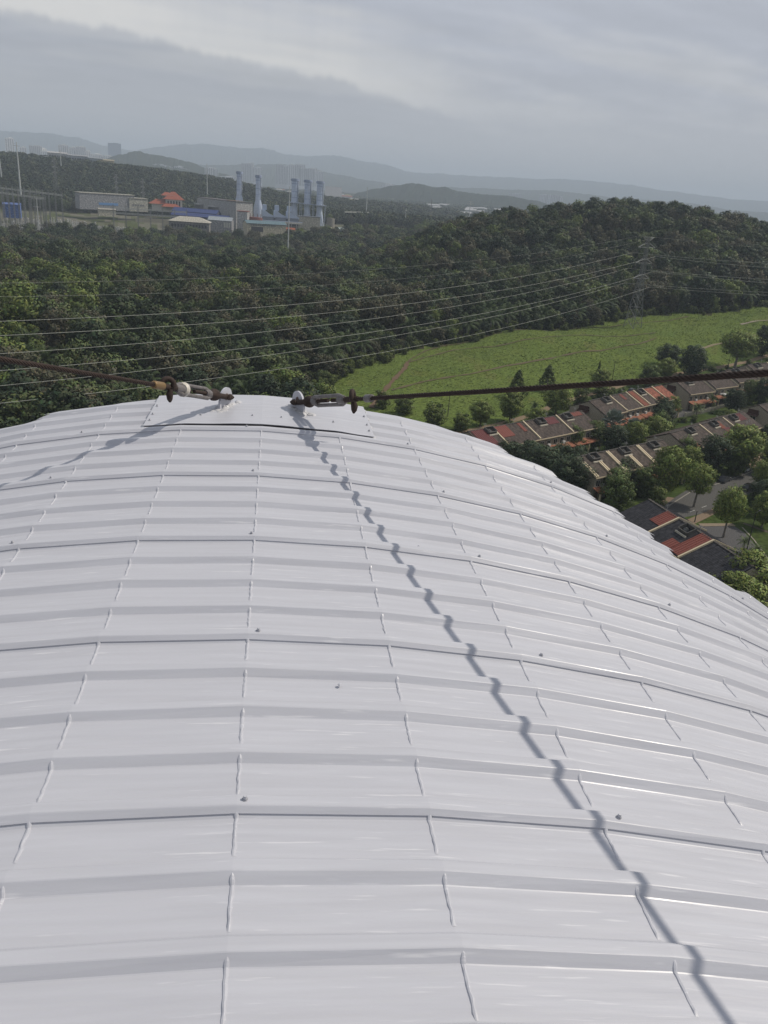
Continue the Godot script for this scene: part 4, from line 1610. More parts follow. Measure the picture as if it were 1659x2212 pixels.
func build_estate() -> void:
	# front terrace in slate and red, seen end on below the roof edge
	var az := 171.0
	row_house("slate roofed terrace end with one red patch beside the white car", 74, 137, az, -5.0, 5.1, {"coping": [[5.0, 0.0, 1.0, 1]], "patches": [[3.0, 0.0, 0.55, 3.4]], "half": 6.6, "roof": Color(0.07, 0.07, 0.075)})
	row_house("slate roofed terrace with dark skylight and two red strips", 74, 137, az, 5.1, 15.3, {"coping": [[5.0, 0.0, 1.0, 1]], "patches": [[3.2, 0.0, 0.95, 3.0], [0.6, 0.62, 0.95, 2.6]], "well": [[-0.6]], "half": 6.6, "roof": Color(0.07, 0.07, 0.075)})
	row_house("plain slate roofed terrace end partly under the big corner tree", 74, 137, az, 15.3, 25.5, {"half": 6.6, "roof": Color(0.07, 0.07, 0.075)})
	# terrace with paired cream stripes
	az = 60.0
	row_house("brown roofed terrace end with orange tiled porches beside the dark trees", 68, 168, az, -1.0, 9.1, {"coping": [[-4.6, 0.3, 1.0], [0.4, 0.42, 1.14]], "double": true, "well": [[-0.2]], "roof": Color(0.145, 0.117, 0.098)})
	row_house("brown roofed terrace between paired cream stripes, middle of its row", 68, 168, az, 9.1, 20.2, {"coping": [[-5.1, 0.05, 1.0], [0.6, 0.42, 1.0]], "double": true, "well": [[0.2]], "roof": Color(0.145, 0.117, 0.098)})
	row_house("brown roofed terrace with cream stripes half hidden by the large leafy tree", 68, 168, az, 20.2, 31.5, {"coping": [[-5.1, 0.05, 1.0], [0.8, 0.42, 1.0]], "double": true, "well": [[0.2]], "roof": Color(0.145, 0.117, 0.098), "end_windows": [1.0]})
	# terrace with dull red and orange patches
	az = 57.0
	row_house("terrace end with a dull red roof nearest the metal roof edge", 48, 186, az, -2.0, 6.3, {"coping": [[4.0, 0.0, 1.0]], "patches": [[-0.9, 0.02, 0.9, 5.0, Color(0.2, 0.065, 0.065)]], "well": [[2.4]]})
	row_house("terrace with an orange patch next to the dull red roof", 48, 186, az, 6.3, 18.0, {"coping": [[5.7, 0.0, 1.0]], "patches": [[-3.2, 0.02, 0.6, 4.4], [3.6, 0.05, 0.5, 1.2]]})
	row_house("terrace with a crimson roof panel beside its skylight", 48, 186, az, 18.0, 31.2, {"coping": [[6.4, 0.0, 1.0]], "patches": [[3.0, 0.04, 0.4, 4.2, Color(0.2, 0.06, 0.065)]], "well": [[-1.2]]})
	row_house("brown terrace end with an orange strip at the ridge beside the fan palms", 48, 186, az, 31.2, 42.4, {"patches": [[1.6, 0.0, 0.22, 5.0]], "well": [[-2.4]], "end_windows": [1.0]})
	# terrace with the bright orange end
	az = 53.0
	row_house("brown terrace end with a dark gable behind the fan palms", 89, 219, az, 0.0, 11.3, {"coping": [[5.4, 0.0, 1.0]], "end_windows": [-1.0], "well": [[1.5]]})
	row_house("terrace with a narrow orange skylight strip and pale copings", 89, 219, az, 11.3, 20.0, {"coping": [[4.2, 0.0, 1.0]], "patches": [[0.5, 0.05, 0.4, 1.4]]})
	row_house("terrace with one long orange strip between copings", 89, 219, az, 20.0, 29.5, {"coping": [[-0.6, 0.0, 1.0], [4.6, 0.0, 1.0]], "patches": [[-2.4, 0.0, 1.0, 2.6, Color(0.33, 0.11, 0.07)]], "well": [[2.0]]})
	row_house("end terrace wholly roofed in bright orange red", 89, 219, az, 29.5, 41.5, {"coping": [[-0.2, 0.0, 0.9]], "roof": Color(0.42, 0.16, 0.105), "end_windows": [1.0]})
	# uphill terrace behind
	az = 62.0
	var steps := [[0.0, 13.5, 0.0, "corner house of the uphill terrace with a hooded gable window"], [13.5, 26.5, 0.9, "second house of the uphill terrace, next to the hooded gable"], [26.5, 39.5, 2.0, "third house of the uphill terrace, behind the white car shelter"], [39.5, 52.0, 3.2, "fourth house of the uphill terrace, at the edge beside dark trees"]]
	for s in steps:
		row_house(s[3], 131, 252, az, s[0], s[1], {"coping": [[(s[1] - s[0]) * 0.5 - 0.2, 0.0, 1.0]], "base": s[2] + 0.3, "end_windows": [-1.0], "well": [[-1.5]], "patches": [], "wall": Color(0.42, 0.37, 0.28)})
	# terrace right of the bright green tree
	az = 54.0
	row_house("brown terrace end with a plain tan gable above the dark broad tree", 100, 190, az, 0.0, 15.7, {"coping": [[7.6, 0.0, 1.0]], "well": [[0.5]], "patches": [[-4.2, 0.78, 1.0, 4.5, BRICK]]})
	row_house("terrace with orange and crimson patches beside its skylight", 100, 190, az, 15.7, 29.2, {"coping": [[6.5, 0.0, 1.0]], "well": [[-1.0]], "patches": [[1.6, 0.1, 0.5, 2.2, Color(0.33, 0.11, 0.07)], [2.4, 0.5, 0.75, 3.0, Color(0.2, 0.06, 0.065)]]})
	row_house("terrace end with two white vent pipes and a crimson ridge panel", 100, 190, az, 29.2, 42.0, {"well": [[-2.6]], "patches": [[1.2, 0.02, 0.42, 4.4, Color(0.2, 0.065, 0.065)]], "vents": [[0.5, 0.62], [2.6, 0.58]], "end_windows": [1.0]})
	# further roofs at the edge
	row_house("brown roofed house at the head of the verge, lower of two", 203, 305, 62.0, 0.0, 13.0, {"roof": Color(0.11, 0.07, 0.05), "coping": [[6.2, 0.0, 1.0]]})
	row_house("brown roofed house at the head of the verge, upper of two", 203, 305, 62.0, 13.0, 26.0, {"roof": Color(0.11, 0.07, 0.05)})
	row_house("tan walled corner house across the lawn with a barred window", 118, 160, 60.0, -2.0, 12.0, {"end_windows": [-1.0], "roof": Color(0.16, 0.06, 0.05), "wall": Color(0.46, 0.41, 0.32)})
	row_house("terrace end beside the dark yard opposite the vent pipes", 141, 219, 58.0, 0.0, 14.0, {"end_windows": [-1.0]})
	# roads and paths
	var tar := vmat(0.9, 0.35, true)
	patch("road", [[85, 152.9], [87.6, 162.4], [97.7, 172.0], [108.8, 178.5], [119.8, 186.0], [133, 196], [160, 217], [162, 209], [132, 185], [121.3, 176.6], [111.5, 169.6], [101.6, 162.6], [93.5, 156.8]], 0.03, tar, Color(0.135, 0.13, 0.125))
	patch("road", [[89.0, 150.2], [97.9, 150.0], [98.3, 146.5], [96.4, 137.5], [93.5, 126.0], [86.0, 118.0], [84.5, 126.0], [88.5, 136.0]], 0.03, tar, Color(0.135, 0.13, 0.13))
	var pave := vmat(0.85, 0.8, true)
	patch("pavement", [[87.0, 151.8], [89.2, 153.6], [93.4, 156.6], [101.4, 162.4], [102.6, 161.6], [94.0, 154.6], [88.8, 150.6]], 0.1, pave, Color(0.30, 0.22, 0.15), 0.1)
	patch("pavement", [[90.2, 151.2], [98.0, 151.6], [98.2, 150.3], [90.0, 149.6]], 0.1, pave, Color(0.34, 0.27, 0.19), 0.1)
	patch("pavement", [[118.2, 187.6], [125.7, 194.4], [138.5, 206.5], [144, 210], [141, 201.5], [133.5, 197.2], [120.4, 186.6]], 0.1, pave, Color(0.35, 0.26, 0.18), 0.1)
	patch("pavement", [[84.5, 160.0], [86.8, 163.0], [90.5, 167.0], [92.0, 166.4], [87.8, 162.0]], 0.1, pave, Color(0.3, 0.22, 0.16), 0.1)
	strip("kerb", [[99.3, 149.6], [98.2, 143.0], [96.4, 136.0], [93.8, 126.0]], 0.3, 0.12, pave, Color(0.36, 0.33, 0.27))
	strip("footpath", FOOTPATH, 2.6, 0.05, pave, Color(0.3, 0.22, 0.14), 0.1)
	strip("lane", LANE, 5.0, 0.04, tar, Color(0.135, 0.13, 0.125))
	patch("lane", [[121, 244], [133, 250.5], [160, 264], [180, 273], [183, 268], [160, 257], [138, 243], [124, 236]], 0.03, tar, Color(0.135, 0.13, 0.122))
	strip("lawn_path", [[101, 152], [106, 144.0], [112, 137.0]], 1.0, 0.04, tar, Color(0.13, 0.11, 0.08))
	# worn earth tracks over the grass slope
	var soil := vmat(0.95, 0.6, true)
	var earth := Color(0.20, 0.135, 0.085)
	var tones := [earth, Color(0.15, 0.125, 0.07), Color(0.165, 0.14, 0.075), Color(0.175, 0.14, 0.08), Color(0.33, 0.27, 0.18), Color(0.38, 0.33, 0.25)]
	for k in TRACKS.size():
		strip("dirt_track", TRACKS[k], [1.5, 0.7, 0.7, 0.9, 1.2, 1.4][k], 0.22, soil, tones[k], [0.9, 1.2, 1.2, 1.2, 0.6, 0.5][k])
	car("parked_car", "dark grey estate car parked on the road bend", 111.0, 179.0, 52.0, lin(0.03, 0.033, 0.04))
	car("parked_car", "white car half hidden by trees above the slate roof", 78.3, 155.2, 30.0, lin(0.6, 0.6, 0.6))
	car("parked_car", "black car on the back lane beside the bright orange roof", 124.5, 268.5, 60.0, lin(0.02, 0.02, 0.024))
	car("parked_car", "white car under the wide light green tree", 120.5, 193.2, 55.0, lin(0.62, 0.64, 0.66))
	car("parked_car", "black car beside the dark palm on the road", 114.6, 173.6, 62.0, lin(0.02, 0.02, 0.02))
	car("parked_car", "dull red car in the tan forecourt", 133.0, 203.4, 45.0, lin(0.2, 0.06, 0.06))
	car("parked_car", "silver car at the kerb beyond the dark grey one", 121.5, 187.8, 52.0, lin(0.42, 0.43, 0.44))
	car("parked_car", "white car on the uphill lane by the picket fence", 140.0, 250.0, 61.0, lin(0.6, 0.6, 0.6))
	car("parked_car", "grey car on the uphill lane before the third house", 156.0, 259.5, 63.0, lin(0.2, 0.2, 0.21))
	var mark := vmat(0.8, 1.0, false)
	for k in 9:
		var q := along(91.5, 157.8, 56.0, k * 5.2)
		var q2 := along(91.5, 157.8, 56.0, k * 5.2 + 2.2)
		strip("road_marking", [[q.x, q.y], [q2.x, q2.y]], 0.14, 0.045, mark, Color(0.55, 0.55, 0.52))
	strip("kerb", [[88.6, 161.6], [98.2, 170.8], [109.2, 177.6], [120.2, 185.2], [133, 195.2], [159, 216.5]], 0.3, 0.12, pave, Color(0.4, 0.38, 0.33))
	lamp("thin dark post on the grass above the orange skylights", 123.5, 285.3, 7.0, Color(0.06, 0.05, 0.045), 0.0)
	lamp("thin dark post among shrubs under the dark cable", 51.3, 231.1, 7.5, Color(0.06, 0.05, 0.045), 0.0)
	lamp("tall black lamp post by the lower lane", 93.0, 136.8, 8.5, Color(0.03, 0.03, 0.03))
	lamp("short dark post beside the brick path", 89.7, 151.9, 2.6, Color(0.05, 0.05, 0.05), 0.0)
	lamp("thin leaning post beside the flat topped tree", 178.0, 303.0, 6.0, Color(0.06, 0.05, 0.045), 0.0)
	lamp("dark post on the forecourt pavement", 139.5, 202.0, 5.0, Color(0.04, 0.035, 0.03), 0.0)
	var bin := MB.new()
	bin.col = Color(0.02, 0.02, 0.02)
	bin.tube([Vector3(0, 0, 0), Vector3(0, 1.0, 0), Vector3(0, 1.15, 0)], [0.3, 0.38, 0.25], 10)
	solo("litter_bin", bin.make(vmat(0.6, 1.0, false)), "black litter bin on the tan brick path", "bin", at(98.1, 158.9, sheet(98.1, 158.9) + 0.05))
	# front fence of the uphill terrace
	var fence := thing("yard_fence", "cream picket fence along the uphill terrace yards", "fence", Vector3.ZERO)
	for k in 46:
		var q := along(129.5, 238.5, 61.0, k * 0.72)
		var y := sheet(q.x, q.y)
		var p := MB.new()
		p.col = Color(0.5, 0.46, 0.36)
		var wide := 0.34 if k % 6 == 0 else 0.2
		p.box(Vector3(0, 0.65, 0), Vector3(wide, 1.3 + (0.3 if k % 6 == 0 else 0.0), wide))
		part("picket", p.make(vmat(0.7, 1.0, false)), fence, Vector3(q.x, y, -q.y))
	var rail := MB.new()
	rail.col = Color(0.46, 0.42, 0.33)
	for k in 15:
		var q := along(129.5, 238.5, 61.0, k * 2.2)
		var q2 := along(129.5, 238.5, 61.0, (k + 1) * 2.2)
		rail.bar(Vector3(q.x, sheet(q.x, q.y) + 0.95, -q.y), Vector3(q2.x, sheet(q2.x, q2.y) + 0.95, -q2.y), 0.1, 0.12)
	part("rail", rail.make(vmat(0.7, 1.0, false)), fence)
	var shel := thing("car_shelter", "white flat roofed car shelter before the third uphill house", "shelter", at(151.5, 256.0, sheet(151.5, 256.0)), deg_to_rad(28.0))
	var sr := MB.new()
	sr.col = Color(0.62, 0.63, 0.64)
	sr.box(Vector3(0, 2.7, 0), Vector3(4.6, 0.12, 3.6), Basis(Vector3.RIGHT, 0.08))
	part("roof", sr.make(vmat(0.4, 1.0, false)), shel)
	for s in [[-2, -1.5], [2, -1.5], [-2, 1.5], [2, 1.5]]:
		var p := MB.new()
		p.col = Color(0.5, 0.5, 0.5)
		p.box(Vector3(s[0], 1.3, s[1]), Vector3(0.12, 2.6, 0.12))
		part("post", p.make(vmat(0.5, 1.0, false)), shel)

# ------------------------------------------------------------------ pylon, wires, masts
func build_pylon() -> void:
	var t := thing("lattice_pylon", "grey lattice steel pylon standing on the grass in front of the wooded hill", "pylon", at(162.0, 362.2, 9.6), 0.0)
	var m := vmat(0.5, 1.0, false)
	var steel := Color(0.18, 0.185, 0.18)
	var turn := Basis(Vector3.UP, deg_to_rad(28.0))
	var wid := func(y: float) -> float:
		return lerpf(2.9, 0.85, clampf(y / 22.0, 0, 1)) if y < 22.0 else lerpf(0.85, 0.45, (y - 22.0) / 16.0)
	var cn := func(k: int, y: float) -> Vector3:
		var w: float = wid.call(y)
		return turn * Vector3(w * [1, 1, -1, -1][k], y, w * [1, -1, -1, 1][k])
	var levels := [0.0, 5.0, 9.5, 13.5, 17.0, 20.0, 22.0, 24.5, 27.0, 29.5, 32.0, 34.5, 37.0, 39.5]
	for k in 4:
		var leg := MB.new()
		leg.col = steel
		for i in levels.size() - 1:
			leg.bar(cn.call(k, levels[i]), cn.call(k, levels[i + 1]), 0.2, 0.2)
		part("leg", leg.make(m), t)
		var br := MB.new()
		br.col = steel
		var k2 := (k + 1) % 4
		for i in levels.size() - 1:
			br.bar(cn.call(k, levels[i]), cn.call(k2, levels[i + 1]), 0.11, 0.11)
			br.bar(cn.call(k2, levels[i]), cn.call(k, levels[i + 1]), 0.11, 0.11)
			br.bar(cn.call(k, levels[i + 1]), cn.call(k2, levels[i + 1]), 0.1, 0.1)
		part("bracing", br.make(m), t)
	for a in [[22.0, 5.4], [28.6, 5.6], [35.2, 5.8], [39.5, 3.6]]:
		for s in [-1.0, 1.0]:
			var arm := MB.new()
			arm.col = Color(0.3, 0.305, 0.3)
			var tip := turn * Vector3(a[1] * s, a[0], 0)
			for z in [-0.6, 0.6]:
				arm.bar(turn * Vector3(0.6 * s, a[0], z), tip, 0.14, 0.14)
				arm.bar(turn * Vector3(0.6 * s, a[0] + 2.0 if a[0] < 39.0 else a[0] - 1.4, z), tip, 0.14, 0.14)
			for q in 3:
				var w: float = (q + 1) / 4.0
				arm.bar((turn * Vector3(0.6 * s, a[0], -0.6)).lerp(tip, w), (turn * Vector3(0.6 * s, a[0], 0.6)).lerp(tip, w), 0.09, 0.09)
			var ap := part("crossarm", arm.make(m), t)
			if a[0] < 39.0:
				var ins := MB.new()
				ins.col = Color(0.2, 0.19, 0.17)
				for d in 8:
					var y: float = a[0] - 0.3 - 0.28 * d
					ins.tube([Vector3(tip.x, y, tip.z), Vector3(tip.x, y - 0.12, tip.z)], [0.06, 0.17], 8)
				ins.tube([tip, tip - Vector3(0, 2.5, 0)], [0.04, 0.04], 5)
				part("insulator", ins.make(m), ap)

	for q in [[-291.0, 1210.0, 24.0, "faint lattice pylon among the trees above the long gantry"], [-222.0, 1260.0, 10.0, "faint lattice pylon between the grey block and the villa"], [-176.0, 1190.0, 8.0, "faint lattice pylon just left of the red roofed villa"], [262.0, 1480.0, 6.0, "faint lattice pylon in the haze behind the wide crossed mast"]]:
		copy(t, "lattice_pylon", q[3], at(q[0], q[1], q[2]), 0.7, Vector3(1.0, 1.0, 1.0))

func wire(label: String, tip: Vector3, to: Vector2, drop: float, over: float, right: Vector3, rad := 0.044) -> void:
	# tip and ends as (side, height, forward)
	var b := 4.0 * drop
	var m := MB.new()
	m.col = Color(0.34, 0.35, 0.34)
	var pts := []
	var rr := []
	for k in 49:
		var s := 1.35 * k / 48.0
		var y := tip.y + (over - b) * s + b * s * s
		pts.append(Vector3(lerpf(tip.x, to.x, s), y, -lerpf(tip.z, to.y, s)))
		rr.append(rad)
	m.tube(pts, rr, 4)
	pts = []
	rr = []
	for k in 13:
		var s := 1.6 * k / 12.0
		pts.append(Vector3(lerpf(tip.x, right.x, s), lerpf(tip.y, right.y, s) - 1.2 * s * (1.6 - s), -lerpf(tip.z, right.z, s)))
		rr.append(rad)
	m.tube(pts, rr, 4)
	solo("power_line", m.make(pmat(lin(0.34, 0.35, 0.32), 0.5, 0.2)), label, "wire", Vector3.ZERO, 0.0, "wires strung from the pylon")

func build_wires() -> void:
	var names := ["highest bright wire crossing the forest to the pylon", "second bright wire below the highest one", "third bright wire counted down from the highest", "fourth bright wire counted down from the highest", "fifth bright wire, second above the roof lugs", "lowest bright wire, passing just above the roof lugs"]
	var e_l := Vector2(-57, 180.5)
	var e_r := Vector2(-55, 172.2)
	var rx := Vector3(210.6, 43.2, 346.0)
	wire(names[0], Vector3(157, 42.1, 364.6), e_l, 5.0, -12.0, rx)
	wire(names[1], Vector3(166.2, 41.4, 360.5), e_r, 5.4, -12.7, Vector3(210.9, 41.5, 345.7))
	wire(names[2], Vector3(156.1, 35.3, 365.0), e_l, 5.0, -11.9, Vector3(211.9, 36.6, 345.2))
	wire(names[3], Vector3(166.1, 34.9, 360.6), e_r, 5.6, -13.2, Vector3(212.1, 35.2, 345.0))
	wire(names[4], Vector3(155.8, 28.9, 365.1), e_l, 4.8, -12.3, Vector3(212.9, 31.3, 344.5))
	wire(names[5], Vector3(166.2, 28.3, 360.5), e_r, 5.6, -13.3, Vector3(213.1, 30.1, 344.4))
	wire("faint thin earth wire above all the bright wires", Vector3(158.5, 49.3, 363.8), e_l, 4.2, -11.5, Vector3(209, 50.5, 346.5), 0.018)
	wire("faint thin earth wire between the top of the pylon and the highest bright wire", Vector3(164.5, 49.3, 361.2), e_r, 5.6, -13.0, Vector3(210, 49.5, 346.5), 0.018)

func mast(label: String, x: float, f: float, foot: float, top: float, r: float, arms := []) -> void:
	var t := thing("transmission_mast", label, "mast", at(x, f, foot), 0.5, "white steel masts round the power station")
	var m := MB.new()
	m.col = Color(0.52, 0.54, 0.53)
	var h := top - foot
	m.tube([Vector3(0, -4, 0), Vector3(0, h * 0.5, 0), Vector3(0, h, 0)], [r, r * 0.75, r * 0.45], 10)
	part("pole", m.make(vmat(0.5, 0.1, false)), t)
	for a in arms:
		var ar := MB.new()
		ar.col = Color(0.42, 0.43, 0.42)
		ar.bar(Vector3(-a[1], a[0] * h, 0), Vector3(a[1], a[0] * h, 0), 0.5, 0.5)
		part("crossarm", ar.make(vmat(0.5, 0.1, false)), t)

# ------------------------------------------------------------------ power station
func shed(called: String, label: String, cat: String, x: float, f: float, az: float, sx: float, sz: float, h: float, rise: float, wc: Color, rc: Color, o := {}) -> Node3D:
	var y: float = o.get("foot", land(x, f))
	var t := thing(called, label, cat, at(x, f, y), deg_to_rad(90.0 - az), o.get("group", ""))
	var w := MB.new()
	w.col = Color(minf(wc.r * 1.3, 0.7), minf(wc.g * 1.3, 0.7), minf(wc.b * 1.3, 0.7))
	w.box(Vector3(0, h * 0.5 - 2.0, 0), Vector3(sx, h + 4.0, sz))
	var kind: String = o.get("roof", "gable")
	if kind == "gable":
		w.gable(-sx * 0.5, sx * 0.5, h - 0.02, h + rise - 0.3, sz * 0.5)
	part("wall", w.make(vmat(0.8, 0.05, true)), t)
	var r := MB.new()
	r.col = rc
	if kind == "gable":
		for s in [-1.0, 1.0]:
			var run := Vector2(sz * 0.5 + 0.8, rise * (1.0 + 1.6 / sz)).length()
			r.box(Vector3(0, h + rise * 0.5 - 0.1, s * (sz * 0.25 + 0.2)), Vector3(sx + 1.2, 0.35, run), Basis(Vector3.RIGHT, atan2(rise, sz * 0.5) * s))
	elif kind == "hip":
		r.hip(sx * 0.5 + 1.4, sz * 0.5 + 1.4, h, h + rise, maxf(0.5, (sx - sz) * 0.5))
	else:
		r.box(Vector3(0, h + 0.35, 0), Vector3(sx + 1.0, 0.7, sz + 1.0))
	part("roof", r.make(vmat(0.6, 0.06, true)), t)
	for b in o.get("bands", []):
		# a band of openings or panels along the front: y, height, x0, x1, colour
		var m := MB.new()
		m.col = b[4]
		var n := maxi(1, int((b[3] - b[2]) / b[5])) if b.size() > 5 else 1
		for k in n:
			var wv: float = (b[3] - b[2]) / n
			var g := MB.new()
			g.col = b[4]
			g.box(Vector3(b[2] + (k + 0.5) * wv, b[0], sz * 0.5 + 0.06), Vector3(wv * (0.7 if n > 1 else 1.0), b[1], 0.3))
			part("window" if n > 1 else "panel", g.make(vmat(0.5, 0.2, false)), t)
	return t

func stack(label: String, x: float, f: float, foot: float, top: float, r: float, flare: float, flare_h: float, frame: bool) -> void:
	var t := thing("chimney_stack", label, "chimney", at(x, f, foot), 0.3, "pale blue chimneys of the power station")
	var blue := vmat(0.5, 0.03, false)
	var h := top - foot
	var m := MB.new()
	m.col = Color(0.54, 0.61, 0.74)
	m.tube([Vector3(0, flare_h, 0), Vector3(0, h - 4.0, 0), Vector3(0, h - 2.4, 0)], [r, r * 0.97, r * 0.97], 20)
	part("shaft", m.make(blue), t)
	var cap := MB.new()
	cap.col = Color(0.33, 0.39, 0.52)
	cap.tube([Vector3(0, h - 3.4, 0), Vector3(0, h - 2.2, 0), Vector3(0, h - 1.2, 0), Vector3(0, h, 0)], [r * 0.98, r * 1.28, r * 1.3, r * 1.05], 20)
	part("cap", cap.make(blue), t)
	var ld := MB.new()
	ld.col = Color(0.3, 0.34, 0.42)
	for e in [-0.35, 0.35]:
		ld.bar(Vector3(r * 0.5 + e, flare_h, r * 0.95), Vector3(r * 0.5 + e, h - 2.5, r * 0.95), 0.18, 0.5)
	part("ladder", ld.make(blue), t)
	for q in [0.2, 0.45, 0.78]:
		var b := MB.new()
		b.col = Color(0.34, 0.42, 0.58)
		var y := lerpf(flare_h, h, q)
		b.tube([Vector3(0, y, 0), Vector3(0, y + 0.7, 0)], [r * 1.06, r * 1.06], 20)
		part("platform", b.make(blue), t)
	var fl := MB.new()
	fl.col = Color(0.54, 0.61, 0.73)
	if frame:
		fl.tube([Vector3(0, 0, 0), Vector3(0, flare_h * 0.45, 0), Vector3(0, flare_h, 0)], [flare * 1.25, flare * 1.0, r * 0.5], 8)
	else:
		fl.tube([Vector3(0, 0, 0), Vector3(0, flare_h * 0.7, 0), Vector3(0, flare_h, 0)], [flare, flare, r], 20)
	part("base", fl.make(blue), t)
	if frame:
		for sx in [-1, 1]:
			for sz in [-1, 1]:
				var l := MB.new()
				l.col = Color(0.4, 0.44, 0.52)
				l.box(Vector3(sx * r * 1.25, flare_h * 0.5, sz * r * 1.25), Vector3(0.7, flare_h, 0.7))
				part("leg", l.make(blue), t)
		var deck := MB.new()
		deck.col = Color(0.33, 0.38, 0.47)
		deck.box(Vector3(0, flare_h + 0.1, 0), Vector3(r * 3.1, 0.9, r * 3.1))
		part("deck", deck.make(blue), t)

func gantry(label: String, x0: float, f0: float, x1: float, f1: float, top: float, posts: int, two := true) -> void:
	var t := thing("switchyard_gantry", label, "gantry", Vector3.ZERO, 0.0, "gantries of the switchyard")
	var m := vmat(0.6, 0.2, false)
	var g := Color(0.24, 0.24, 0.23)
	for k in posts:
		var q := float(k) / (posts - 1)
		var x := lerpf(x0, x1, q)
		var f := lerpf(f0, f1, q)
		var y := land(x, f)
		var p := MB.new()
		p.col = g
		for s in [-0.45, 0.45]:
			p.bar(Vector3(x + s, y - 1, -f), Vector3(x + s, top + 3.0, -f), 0.42, 0.42)
		for z in 7:
			var ya := lerpf(y, top, z / 7.0)
			var yb := lerpf(y, top, (z + 1) / 7.0)
			p.bar(Vector3(x - 0.45, ya, -f), Vector3(x + 0.45, yb, -f), 0.12, 0.12)
		part("post", p.make(m), t)
	for b in ([0.0, -5.0] if two else [0.0]):
		var bm := MB.new()
		bm.col = Color(0.5, 0.5, 0.46)
		for s in [-0.5, 0.5]:
			bm.bar(Vector3(x0, top + b + s, -f0), Vector3(x1, top + b + s, -f1), 0.5, 0.5)
		var n := posts * 5
		for k in n:
			var a := float(k) / n
			var c := (k + 1.0) / n
			bm.bar(Vector3(lerpf(x0, x1, a), top + b + (0.5 if k % 2 else -0.5), -lerpf(f0, f1, a)), Vector3(lerpf(x0, x1, c), top + b + (-0.5 if k % 2 else 0.5), -lerpf(f0, f1, c)), 0.16, 0.16)
		part("beam", bm.make(m), t)

